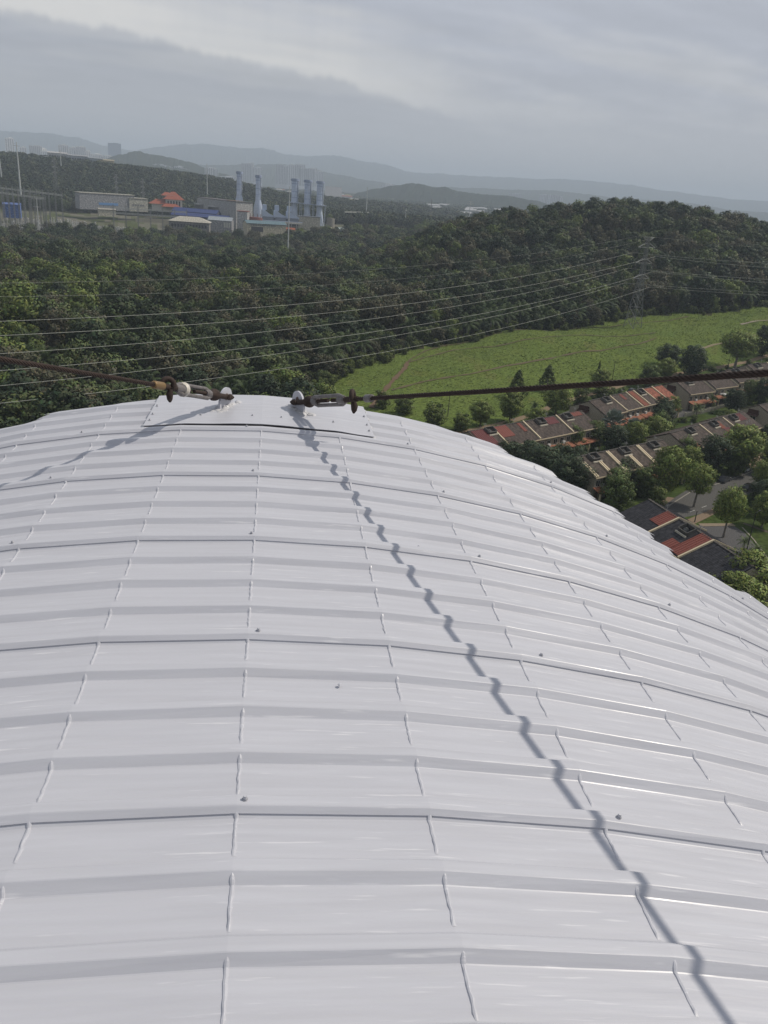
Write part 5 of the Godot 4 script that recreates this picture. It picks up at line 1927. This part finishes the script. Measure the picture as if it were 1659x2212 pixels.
func build_plant() -> void:
	var pale := Color(0.44, 0.43, 0.38)
	var grey := Color(0.3, 0.3, 0.31)
	var blue := Color(0.06, 0.09, 0.24)
	var teal := Color(0.17, 0.26, 0.3)
	# turbine hall
	var hall := shed("turbine_hall", "tall grey ribbed turbine hall with a stained flat roof and open bays", "power station", -62.5, 1053.0, 146.0, 90.0, 22.0, 27.0, 0.0, Color(0.46, 0.455, 0.44), Color(0.16, 0.14, 0.13), {"roof": "flat", "foot": 5.0})
	for k in 26:
		var m := MB.new()
		m.col = Color(0.36, 0.36, 0.355)
		m.box(Vector3(-43.0 + k * 3.44, 13.0, 11.2), Vector3(0.6, 26.0, 0.5))
		part("pilaster", m.make(vmat(0.8, 0.1, false)), hall)
	for b in [[-36.0, 17.0, 12.0, 5.0], [-35.0, 8.0, 14.0, 6.0], [-2.0, 16.0, 16.0, 6.0], [2.0, 7.0, 14.0, 8.0]]:
		var m := MB.new()
		m.col = Color(0.42, 0.42, 0.4)
		m.box(Vector3(b[0], b[1] + b[3] * 0.5 + 0.4, 14.0), Vector3(b[2] + 1.6, 0.5, 6.0), Basis(Vector3.RIGHT, 0.08))
		m.col = Color(0.3, 0.3, 0.29)
		m.box(Vector3(b[0], b[1] - b[3] * 0.5, 13.6), Vector3(b[2], 0.4, 5.2))
		for e in [-0.5, 0.0, 0.5]:
			m.box(Vector3(b[0] + b[2] * e, b[1], 13.6), Vector3(0.4, b[3] - 0.5, 5.0))
		part("open_bay", m.make(vmat(0.8, 0.1, false)), hall)
	var stain := MB.new()
	stain.col = Color(0.27, 0.16, 0.09)
	stain.box(Vector3(28.0, 27.9, 0), Vector3(20.0, 0.4, 16.0))
	stain.col = Color(0.2, 0.26, 0.27)
	stain.box(Vector3(41.5, 27.9, 0), Vector3(6.0, 0.5, 22.0))
	part("roof_panel", stain.make(vmat(0.8, 0.08, true)), hall)
	shed("stair_block", "pale beige tower block in front of the turbine hall corner", "building", -37.0, 975.0, 100.0, 11.0, 12.0, 18.0, 0.0, Color(0.42, 0.42, 0.42), Color(0.33, 0.14, 0.11), {"roof": "flat", "foot": 6.0})
	stack("slim flared pale blue chimney behind the turbine hall roof", -45.1, 1059.0, 5.0, 65.0, 3.2, 5.4, 34.0, false)
	stack("slim flared pale blue chimney at the end of the turbine hall", -22.8, 1059.8, 5.0, 62.5, 3.2, 5.4, 30.0, false)
	stack("wide pale blue chimney on legs, nearest the duct roofs", 21.2, 1089.8, 9.0, 61.8, 4.3, 4.6, 25.0, true)
	stack("wide pale blue chimney on legs, middle of three", 37.0, 1089.4, 9.0, 61.5, 4.3, 4.6, 24.5, true)
	stack("wide pale blue chimney on legs, beside the pale storage tank", 52.2, 1088.8, 9.0, 61.0, 4.3, 5.0, 24.0, true)
	# sloping ducts
	for k in 3:
		var lb: String = ["first grey blue duct house next to the turbine hall", "middle grey blue duct house with a wedge roof", "last grey blue duct house beside the legged chimneys"][k]
		var t := thing("duct_house", lb, "power station", at(-13.0 + 14.5 * k, 1042.0, 9.0), 0.12, "duct houses of the power station")
		var m := MB.new()
		m.col = Color(0.22, 0.25, 0.31)
		m.box(Vector3(2.0, 6.0, 0), Vector3(13.0, 6.0, 14.0))
		m.col = Color(0.08, 0.08, 0.09)
		m.box(Vector3(2.5, 3.0, 6.5), Vector3(12.0, 5.0, 2.0))
		part("wall", m.make(vmat(0.6, 0.1, false)), t)
		var r := MB.new()
		r.col = Color(0.48, 0.56, 0.7)
		r.slab(PackedVector2Array([Vector2(-5, 8), Vector2(9.5, 8), Vector2(9.5, 10), Vector2(3, 12.5), Vector2(-2, 16), Vector2(-5, 16)]), 13.0, Vector3.ZERO, Basis())
		part("roof", r.make(vmat(0.5, 0.1, false)), t)
		var s := MB.new()
		s.col = Color(0.42, 0.5, 0.64)
		s.box(Vector3(-2.0, 19.0, 0), Vector3(4.6, 6.0, 7.0))
		part("duct_stub", s.make(vmat(0.5, 0.1, false)), t)
	var rack := thing("pipe_rack", "grey pipe rack with long pipes in front of the duct houses", "pipe rack", at(6.0, 1022.0, 8.0), 0.1)
	for k in 5:
		var m := MB.new()
		m.col = [Color(0.5, 0.5, 0.5), Color(0.45, 0.35, 0.25), Color(0.35, 0.42, 0.55), Color(0.5, 0.5, 0.48), Color(0.3, 0.3, 0.3)][k]
		m.tube([Vector3(-26, 4.5 + 0.9 * (k % 3), -1.2 + k * 0.7), Vector3(24, 4.5 + 0.9 * (k % 3), -1.2 + k * 0.7)], [0.4, 0.4], 8)
		part("pipe", m.make(vmat(0.5, 0.3, false)), rack)
	for k in 9:
		var m := MB.new()
		m.col = Color(0.4, 0.4, 0.4)
		for e in [-1.8, 2.2]:
			m.box(Vector3(-25 + k * 6.0, 3.0, e), Vector3(0.4, 7.0, 0.4))
		m.box(Vector3(-25 + k * 6.0, 4.0, 0.2), Vector3(0.4, 0.4, 4.0))
		part("frame", m.make(vmat(0.5, 0.3, false)), rack)
	var tank := MB.new()
	tank.col = Color(0.34, 0.15, 0.13)
	tank.tube([Vector3(0, 0, 0), Vector3(0, 12, 0), Vector3(0, 12.6, 0)], [8.0, 8.0, 6.5], 24)
	for k in 10:
		tank.bar(Vector3(7.0 * cos(k * 0.63), 12, 7.0 * sin(k * 0.63)), Vector3(7.0 * cos(k * 0.63), 16, 7.0 * sin(k * 0.63)), 0.3, 0.3)
	solo("storage_tank", tank.make(vmat(0.7, 0.1, true)), "faded red round tank with rods on top", "tank", at(-24.0, 985.0, 6.0))
	var tank2 := MB.new()
	tank2.col = Color(0.36, 0.33, 0.28)
	tank2.tube([Vector3(0, -4, 0), Vector3(0, 9.5, 0), Vector3(0, 10, 0)], [5.0, 5.0, 3.8], 20)
	solo("storage_tank", tank2.make(vmat(0.7, 0.1, true)), "pale grey brown round tank beside the last chimney", "tank", at(66.0, 1078.0, 9.5))
	shed("warehouse", "long cream warehouse with a blue green barrel roof above the tree line", "warehouse", -13.0, 936.0, 72.0, 43.0, 16.0, 9.0, 2.6, Color(0.47, 0.44, 0.34), teal, {"foot": 6.0, "bands": [[3.2, 5.0, -17.0, -4.0, Color(0.06, 0.06, 0.065)], [7.4, 1.0, -18, 19, Color(0.12, 0.14, 0.15), 2.6]]})
	shed("office", "low building under a wide cream hipped roof above the tree line", "building", -88.5, 908.0, 90.0, 40.0, 20.0, 9.5, 4.6, Color(0.26, 0.25, 0.23), Color(0.56, 0.53, 0.45), {"roof": "hip", "foot": 4.0, "bands": [[5.5, 3.0, -18, 18, Color(0.07, 0.07, 0.075), 3.0]]})
	shed("shed", "grey shed with white roof vents between the cream roof and beige tower", "shed", -60.0, 955.0, 95.0, 25.0, 18.0, 8.5, 3.2, grey, Color(0.4, 0.44, 0.48), {"foot": 6.0, "bands": [[4.2, 5.0, 4.0, 11.5, Color(0.5, 0.5, 0.45), 2.4]]})
	shed("shed", "long dark blue roofed shed behind the cream roof, the nearer one", "shed", -84.0, 990.0, 108.0, 66.0, 14.0, 9.0, 3.0, Color(0.12, 0.13, 0.17), blue, {"foot": 6.0})
	shed("shed", "long dark blue roofed shed below the turbine hall, the higher one", "shed", -92.0, 1024.0, 104.0, 52.0, 16.0, 12.0, 3.5, Color(0.1, 0.11, 0.16), blue, {"foot": 6.0})
	shed("shed", "blue shed peeping out at the end of the switchyard", "shed", -268.0, 930.0, 80.0, 16.0, 10.0, 9.0, 1.5, Color(0.1, 0.17, 0.42), Color(0.13, 0.2, 0.46), {"foot": 8.0})
	shed("plant_building", "stained cream block in front of the legged chimneys", "power station", 38.0, 1056.0, 84.0, 26.0, 14.0, 10.5, 0.0, Color(0.46, 0.43, 0.36), Color(0.2, 0.22, 0.24), {"roof": "flat", "foot": 9.5})
	shed("plant_building", "grey low annex left of the stained cream block", "power station", 19.0, 1050.0, 84.0, 12.0, 14.0, 6.0, 0.0, Color(0.25, 0.23, 0.21), Color(0.22, 0.21, 0.2), {"roof": "flat", "foot": 9.0})
	shed("shed", "small orange roofed hut by the warehouse end", "shed", 13.5, 962.0, 85.0, 12.0, 7.0, 3.4, 1.6, Color(0.4, 0.3, 0.2), Color(0.4, 0.13, 0.07), {"foot": 6.0})
	shed("shed", "cream roofed hut under the last chimney", "shed", 62.0, 1006.0, 80.0, 14.0, 8.0, 3.0, 1.2, Color(0.4, 0.36, 0.27), Color(0.5, 0.44, 0.32), {"foot": 8.0})
	shed("shed", "low pale green and blue roofed shed at the end of the station", "shed", 83.0, 1000.0, 82.0, 26.0, 14.0, 3.0, 1.6, Color(0.1, 0.17, 0.28), Color(0.5, 0.58, 0.56), {"foot": 8.5})
	shed("shed", "small blue roofed shed beyond the pale green one", "shed", 112.0, 1012.0, 80.0, 12.0, 9.0, 3.2, 1.8, Color(0.3, 0.33, 0.36), Color(0.16, 0.23, 0.34), {"foot": 9.5})
	shed("shed", "dark flat shed at the far end of the station", "shed", 128.0, 1012.0, 80.0, 11.0, 9.0, 4.2, 0.0, Color(0.35, 0.35, 0.34), Color(0.06, 0.06, 0.06), {"roof": "flat", "foot": 9.5})
	shed("control_building", "long grey windowless block with a blue stripe behind the switchyard", "building", -196.0, 1036.0, 62.0, 62.0, 18.0, 13.0, 0.0, Color(0.32, 0.325, 0.34), Color(0.5, 0.48, 0.4), {"roof": "flat", "foot": 17.0, "bands": [[2.6, 2.6, -10.0, 12.0, Color(0.16, 0.3, 0.55)]]})
	shed("control_building", "pale end block of the long grey building", "building", -164.0, 1052.0, 62.0, 22.0, 18.0, 10.0, 0.0, Color(0.45, 0.44, 0.38), Color(0.5, 0.48, 0.4), {"roof": "flat", "foot": 17.0, "bands": [[3.0, 2.0, -8, 8, Color(0.2, 0.2, 0.2), 3.0]]})
	shed("gate_house", "low cream house under the long grey block", "building", -188.0, 1000.0, 70.0, 18.0, 8.0, 3.2, 1.0, Color(0.5, 0.47, 0.38), Color(0.45, 0.42, 0.36), {"foot": 12.0})
	# the red roofed villa
	var villa := thing("red_roofed_villa", "white villa with stepped bright red hipped roofs behind the switchyard", "villa", at(-134.0, 1112.0, 14.0), 0.2)
	var vw := MB.new()
	vw.col = Color(0.55, 0.54, 0.5)
	vw.box(Vector3(6, 6, 0), Vector3(20, 14, 14))
	vw.box(Vector3(-9, 3, 1), Vector3(22, 8, 12))
	vw.box(Vector3(2, 14, -1), Vector3(12, 8, 9))
	part("wall", vw.make(vmat(0.7, 0.1, false)), villa)
	for r in [[6.0, 11.5, 13.0, 9.5, 13.0, 22.0, 2.0, -1.0], [-10.0, 6.0, 14.0, 8.0, 7.0, 12.5, 5.0, 1.0], [-2.0, 16.0, 7.0, 6.0, 17.0, 21.0, 2.0, -1.5], [2.0, 4.0, 12.0, 6.0, 4.5, 8.0, 6.0, 8.0]]:
		var m := MB.new()
		m.col = Color(0.42, 0.135, 0.085)
		m.hip(r[2], r[3], r[4], r[5], r[6], Vector3(r[0], 0, r[7]))
		part("roof", m.make(vmat(0.7, 0.08, true)), villa)
	for k in 5:
		var m := MB.new()
		m.col = Color(0.03, 0.03, 0.035)
		m.box(Vector3(-1.0 + k * 3.4, 8.0, 7.05), Vector3(1.7, 6.5, 0.3))
		part("window", m.make(vmat(0.4, 0.1, false)), villa)
	# switchyard
	gantry("dark switchyard gantry with two long beams in front of the grey block", -170.0, 940.0, -96.0, 950.0, 20.0, 7)
	gantry("upper long pale gantry beam at the edge below the white masts", -285.0, 955.0, -206.0, 876.0, 31.0, 11, false)
	gantry("lower long pale gantry beam nearest the forest edge", -285.0, 915.0, -211.0, 834.0, 28.5, 12, false)
	gantry("pale double beam gantry beyond the last chimney", 92.0, 1200.0, 138.0, 1262.0, 24.0, 5)
	gantry("short pale gantry beside the tall white mast", 146.0, 1230.0, 184.0, 1225.0, 20.0, 4, false)
	var gear := []
	var rng := RandomNumberGenerator.new()
	rng.seed = 5
	for k in 620:
		var q := rng.randf()
		var x := lerpf(-272.0, -95.0, q) + rng.randf_range(-6, 6)
		var f := lerpf(905.0, 925.0, rng.randf()) if x > -185.0 else lerpf(868.0, 950.0, rng.randf())
		if not inside(PLANT, x, f):
			continue
		gear.append(Transform3D(Basis(Vector3.UP, rng.randf() * TAU).scaled(Vector3.ONE * rng.randf_range(0.7, 1.4)), Vector3(x, land(x, f), -f)))
	var gm := MB.new()
	gm.col = Color(0.42, 0.42, 0.41)
	gm.box(Vector3(0, 1.2, 0), Vector3(0.5, 2.4, 0.5))
	gm.tube([Vector3(0, 2.4, 0), Vector3(0, 3.2, 0), Vector3(0, 4.4, 0)], [0.35, 0.5, 0.18], 8)
	gm.col = Color(0.55, 0.55, 0.53)
	gm.box(Vector3(0.3, 4.5, 0), Vector3(1.8, 0.25, 0.25))
	scatter("switchgear", gm.make(vmat(0.5, 0.3, false)), gear)
	for k in 4:
		var q: Array = [[-212.0, 862.0], [-207.0, 866.0], [-228.0, 884.0], [-200.0, 890.0]][k]
		var t := thing("transformer", ["white ribbed transformer nearest the forest edge", "second white transformer beside the nearest one", "pale transformer under the long gantry beams", "orange tinted transformer at the end of the gantry"][k], "transformer", at(q[0], q[1]), 0.6, "transformers in the switchyard")
		var m := MB.new()
		m.col = Color(0.5, 0.5, 0.48) if k < 3 else Color(0.42, 0.26, 0.17)
		m.box(Vector3(0, 2.5, 0), Vector3(6.0, 5.0, 3.5))
		for e in 9:
			m.box(Vector3(-2.6 + e * 0.65, 2.6, 2.1), Vector3(0.2, 4.0, 0.9))
		part("body", m.make(vmat(0.5, 0.3, false)), t)
		var bs := MB.new()
		bs.col = Color(0.4, 0.33, 0.28)
		for e in 3:
			bs.tube([Vector3(-1.8 + e * 1.8, 5.0, 0), Vector3(-1.8 + e * 1.8, 7.4, 0.4)], [0.3, 0.14], 8)
		part("bushing", bs.make(vmat(0.5, 0.3, false)), t)
	var wl := MB.new()
	wl.col = Color(0.52, 0.47, 0.36)
	wl.bar(Vector3(-150, 8.5, -955), Vector3(-70, 10.5, -962), 0.4, 4.0)
	solo("boundary_wall", wl.make(vmat(0.8, 0.1, false)), "long low cream wall behind the dark gantry", "wall")
	strip("road", [[-215, 850], [-190, 872], [-150, 893], [-110, 896], [-70, 898]], 5.0, 0.6, vmat(0.9, 0.2, true), Color(0.3, 0.29, 0.26))
	mast("tall white mast with a cross piece, standing over the long gantry", -307.9, 1108.0, 18.0, 78.5, 1.1, [[0.93, 3.4]])
	mast("white mast cut by the picture's edge above the switchyard", -369.6, 1246.5, 24.0, 60.0, 1.0)
	mast("slim grey mast on the ridge in front of the white factories", -341.0, 1460.6, 38.0, 77.0, 0.9, [[0.93, 2.4]])
	mast("grey switchyard pole with three cross arms at the forest edge", -223.0, 851.3, 2.0, 27.8, 0.5, [[0.97, 4.5], [0.7, 3.6], [0.38, 3.8]])
	mast("slim white mast behind the turbine hall", -109.0, 1395.8, 30.0, 73.6, 0.8)
	mast("tallest white mast rising out of the forest before the duct houses", 10.6, 789.9, 2.0, 54.8, 0.62)
	mast("white mast beside the double beam gantry", 131.5, 1293.3, 10.0, 57.7, 0.95, [[0.55, 1.6]])
	mast("short slim mast with small arms in the far trees", 175.6, 1187.1, 8.0, 34.7, 0.5, [[0.9, 2.2], [0.62, 2.6]])
	mast("white mast with a wide cross piece at the foot of the wooded hill", 250.3, 1122.4, 12.0, 51.3, 0.75, [[0.97, 4.2], [0.9, 6.0]])

# ------------------------------------------------------------------ far buildings
func block(label: String, bearing: float, d: float, foot: float, top: float, w: float, c: Color, group: String, called := "apartment_tower", floors := true) -> void:
	var x := sin(deg_to_rad(bearing)) * d
	var f := cos(deg_to_rad(bearing)) * d
	var t := thing(called, label, "building", at(x, f, foot), deg_to_rad(-bearing), group)
	var vary := absf(sin(bearing * 37.0))
	w *= 0.65 + 0.75 * vary
	c = c * (0.75 + 0.4 * absf(sin(bearing * 91.0)))
	var h := (top - foot) * (0.86 + 0.24 * absf(sin(bearing * 53.0)))
	var m := MB.new()
	m.col = c
	m.box(Vector3(0, h * 0.5 - 10.0, 0), Vector3(w, h + 20.0, w * 0.7))
	m.box(Vector3(w * 0.1, h + 1.5, 0), Vector3(w * 0.4, 3.0, w * 0.4))
	part("wall", m.make(vmat(0.8, 0.01, false)), t)
	if floors:
		var n := int(w / 9.0)
		for k in n:
			var g := MB.new()
			g.col = c * 0.45
			g.box(Vector3(-w * 0.5 + (k + 0.5) * w / n, h * 0.5, w * 0.35 + 0.3), Vector3(w / n * 0.4, h * 0.94, 0.8))
			part("window_column", g.make(vmat(0.6, 0.01, false)), t)

func build_far() -> void:
	var rng := RandomNumberGenerator.new()
	rng.seed = 9
	var white := Color(0.66, 0.66, 0.65)
	# factories along the ridge
	var fac := [[-13.3, 34.0, "white factory with small windows on the ridge", white], [-12.3, 44.0, "white and grey factory in the middle of the ridge row", Color(0.44, 0.46, 0.48)], [-11.3, 36.0, "long grey roofed factory on the ridge", Color(0.36, 0.4, 0.42)], [-10.55, 30.0, "yellowish factory at the end of the ridge row", Color(0.52, 0.46, 0.32)], [-14.2, 24.0, "small white roof at the start of the ridge row", white]]
	for k in fac.size():
		var d := 1760.0
		var a := deg_to_rad(fac[k][0])
		shed("factory", fac[k][2], "factory", sin(a) * d, cos(a) * d, 90.0 + fac[k][0], fac[k][1], 18.0, 12.0, 2.0, fac[k][3], fac[k][3] * 0.9, {"foot": 62.0 - 2.0 * k, "group": "factories on the ridge", "bands": [[7.0, 2.0, -fac[k][1] * 0.45, fac[k][1] * 0.45, Color(0.1, 0.1, 0.11), 4.0]]})
	# hazy city behind the ridge
	for q in [[-15.9, 128.0, 30.0], [-15.2, 84.0, 40.0], [-14.5, 96.0, 46.0], [-14.1, 98.0, 40.0], [-13.7, 84.0, 60.0], [-13.4, 88.0, 50.0], [-12.95, 108.0, 30.0], [-12.75, 106.0, 28.0], [-12.4, 112.0, 44.0], [-12.15, 110.0, 36.0], [-11.95, 108.0, 34.0], [-11.55, 104.0, 26.0], [-11.1, 84.0, 40.0], [-10.85, 88.0, 40.0], [-10.5, 86.0, 50.0], [-10.2, 84.0, 44.0]]:
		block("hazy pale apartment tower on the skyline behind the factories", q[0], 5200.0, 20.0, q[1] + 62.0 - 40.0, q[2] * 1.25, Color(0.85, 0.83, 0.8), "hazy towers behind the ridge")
	block("single bluish glass tower standing in the haze", -10.15 + 0.15, 6800.0, 20.0, 195.0, 80.0, Color(0.2, 0.24, 0.31), "", "office_tower", false)
	for q in [[-7.5, 70.0, 70.0], [-7.2, 62.0, 50.0], [-6.9, 66.0, 40.0], [-6.2, 70.0, 60.0], [-5.9, 60.0, 36.0], [-4.3, 74.0, 34.0], [-4.05, 72.0, 34.0], [-3.2, 52.0, 60.0], [-2.9, 54.0, 40.0]]:
		block("hazy white building at the foot of the hazy hill", q[0], 4300.0, 10.0, q[1], q[2], white, "hazy white buildings at the hill foot")
	for q in [[-2.0, 96.0], [-1.7, 100.0], [-1.3, 92.0], [0.1, 104.0], [0.35, 110.0], [0.6, 112.0], [0.85, 108.0], [1.15, 104.0], [1.4, 110.0], [1.65, 100.0], [2.0, 96.0], [2.3, 104.0], [2.6, 92.0]]:
		block("hazy grey apartment tower behind the chimneys", q[0], 5400.0, 20.0, q[1] + 24.0, 44.0, Color(0.66, 0.66, 0.66), "hazy towers behind the chimneys")
	for q in [[15.4, 62.0, 60.0], [17.2, 70.0, 40.0], [17.6, 74.0, 44.0], [17.95, 72.0, 44.0], [18.25, 68.0, 40.0], [7.0, 58.0, 50.0], [7.2, 58.0, 44.0]]:
		block("faint tower in the haze beyond the wooded hills", q[0], 5600.0, 10.0, q[1] + 10.0, q[2], Color(0.66, 0.66, 0.67), "faint towers beyond the hills")
	# low town roofs between
	var roofs := [Color(0.4, 0.16, 0.11), Color(0.5, 0.48, 0.42), Color(0.6, 0.6, 0.6), Color(0.44, 0.4, 0.2)]
	var tints := ["red roofed", "cream", "white", "yellowish"]
	for k in town.size():
		var q: Array = town[k]
		var a := deg_to_rad(q[0])
		var x: float = sin(a) * q[1]
		var f: float = cos(a) * q[1]
		var lb: String = tints[q[4]] + " low town building among the trees beyond the chimneys"
		var gp := "low town buildings beyond the chimneys"
		if k >= 76:
			lb = tints[q[4]] + " low building in the valley past the wooded hill"
			gp = "low buildings in the valley past the hill"
		elif k >= 54:
			lb = "small white building below the hazy wooded hills"
			gp = "white buildings below the hazy hills"
		shed("town_building", lb, "building", x, f, 90.0 + q[0] + q[3], q[2], q[2] * 0.45, q[5], 3.0, Color(0.55, 0.54, 0.51), roofs[q[4]], {"group": gp, "foot": land(x, f) + 1.0})
	shed("hall", "white peaked roof hall beyond the last chimney", "building", 170.0, 2700.0, 95.0, 50.0, 24.0, 16.0, 26.0, white, Color(0.6, 0.6, 0.6), {"foot": 4.0})

func _ready() -> void:
	# camera
	var cam := Camera3D.new()
	cam.name = "camera"
	cam.near = 0.05
	cam.far = 40000.0
	cam.fov = 64.06
	cam.transform = Transform3D(Basis(Vector3(0.9903261, 0.07117202, 0.11911661), Vector3(-0.02134252, 0.9263519, -0.37605406), Vector3(-0.13710842, 0.3698739, 0.91890945)).orthonormalized(), Vector3(0, EYE, 0))
	add_child(cam)
	cam.current = true
	# sky and haze
	var we := WorldEnvironment.new()
	we.name = "environment"
	var e := Environment.new()
	e.background_mode = Environment.BG_SKY
	e.sky = make_sky()
	e.background_energy_multiplier = 1.0
	e.tonemap_mode = Environment.TONE_MAPPER_LINEAR
	e.tonemap_exposure = 1.2
	e.fog_enabled = true
	e.fog_mode = Environment.FOG_MODE_EXPONENTIAL
	e.fog_density = 0.00016
	e.fog_light_color = Color(0.88, 0.94, 1.0)
	e.sdfgi_enabled = true
	e.ssao_enabled = true
	e.ssil_enabled = true
	we.environment = e
	add_child(we)
	# sun, high on the observer's right, veiled by thin cloud
	var sun := DirectionalLight3D.new()
	sun.name = "sun"
	sun.light_energy = 0.95
	sun.light_color = Color(1.0, 0.965, 0.91)
	sun.light_angular_distance = 0.6
	sun.shadow_enabled = true
	var el := deg_to_rad(50.0)
	var az := deg_to_rad(83.0)
	sun.basis = Basis.looking_at(-Vector3(cos(el) * sin(az), sin(el), -cos(el) * cos(az)))
	add_child(sun)
	# the land
	rough_land.seed = 2
	rough_land.frequency = 0.02
	rough_land.fractal_octaves = 4
	grain = noise_tex(256, 0.04, 4, Color(0.86, 0.86, 0.86), Color(1, 1, 1), 3)
	worn = noise_tex(512, 0.018, 6, Color(0.42, 0.42, 0.43), Color(1, 1, 1), 17)
	blotch = noise_tex(512, 0.02, 6, Color(0.58, 0.58, 0.58), Color(1, 1, 1), 7)
	survey()
	plan_town()
	build_ground()
	ridge("mountain_range", 12500.0, [[-45, 14], [-29.5, 16.5], [-22.4, 21.4], [-16.4, 24.2], [-13.8, 25.4], [-12.4, 24.1], [-10.6, 18.1], [-9.0, 15.9], [-7.2, 21.7], [-5.9, 25.8], [-4.4, 28.0], [-2.4, 27.4], [-1.2, 28.3], [1.1, 24.0], [3.5, 27.0], [5.9, 23.3], [8.9, 16.3], [11.9, 17.1], [14.9, 18.3], [19.2, 20.9], [22.1, 19.9], [24.9, 16.4], [29.0, 12.9], [34.4, 15.0], [48.0, 10.2]], 0.16, Color(0.05, 0.062, 0.035), 3, 0.10)
	ridge("far_hill", 7500.0, [[-40, 5], [-22.5, 7.2], [-16.5, 4.6], [-12.0, 3.1], [-7.3, 8.9], [-6.0, 10.1], [-4.9, 6.9], [-3.5, 8.6], [-1.9, 11.5], [0.1, 14.1], [2.2, 11.7], [4.2, 7.5], [5.8, 4.6], [7.9, 1.7], [10.5, 3.4], [14.4, 5.8], [18.2, 8.3], [21.9, 5.7], [25.6, 6.4], [29.1, 2.4], [34.6, 3.8], [48.0, 1.4]], 0.14, Color(0.05, 0.062, 0.035), 4, 0.12)
	ridge("hill", 4500.0, [[-12.9, -12], [-12.3, -4.0], [-11.7, 0.8], [-10.9, 3.6], [-9.7, 10.7], [-8.7, 16.0], [-7.8, 13.7], [-6.8, 12.5], [-5.6, 9.3], [-4.4, 4.5], [-3.4, 0.0], [-2.4, -5.3], [-1.8, -13]], 0.12, Color(0.045, 0.056, 0.03), 5, 0.10)
	ridge("hill", 3900.0, [[4.6, -15], [5.3, -7.9], [6.3, -3.5], [7.5, 1.3], [8.7, 5.0], [9.4, 4.6], [10.1, 2.9], [10.8, 4.2], [11.8, 0.8], [13.1, -0.4], [14.7, 0.0], [16.5, -2.5], [17.8, -5.8], [18.8, -9.1], [20, -15]], 0.10, Color(0.04, 0.05, 0.028), 6, 0.12)
	ridge("hill", 2700.0, [[27.2, -22.5], [27.8, -20.1], [28.4, -15.7], [29.3, -10.7], [30.4, -7.8], [32.6, -6.9], [35.8, -9.4], [40.8, -14.3], [48, -22]], 0.12, Color(0.04, 0.05, 0.028), 7, 0.14)
	build_roof()
	build_kinds()
	build_forest()
	build_pylon()
	build_plant()
	build_far()
	build_estate()
	build_alone()
	build_wires()
	build_stay(false)
	build_stay(true)
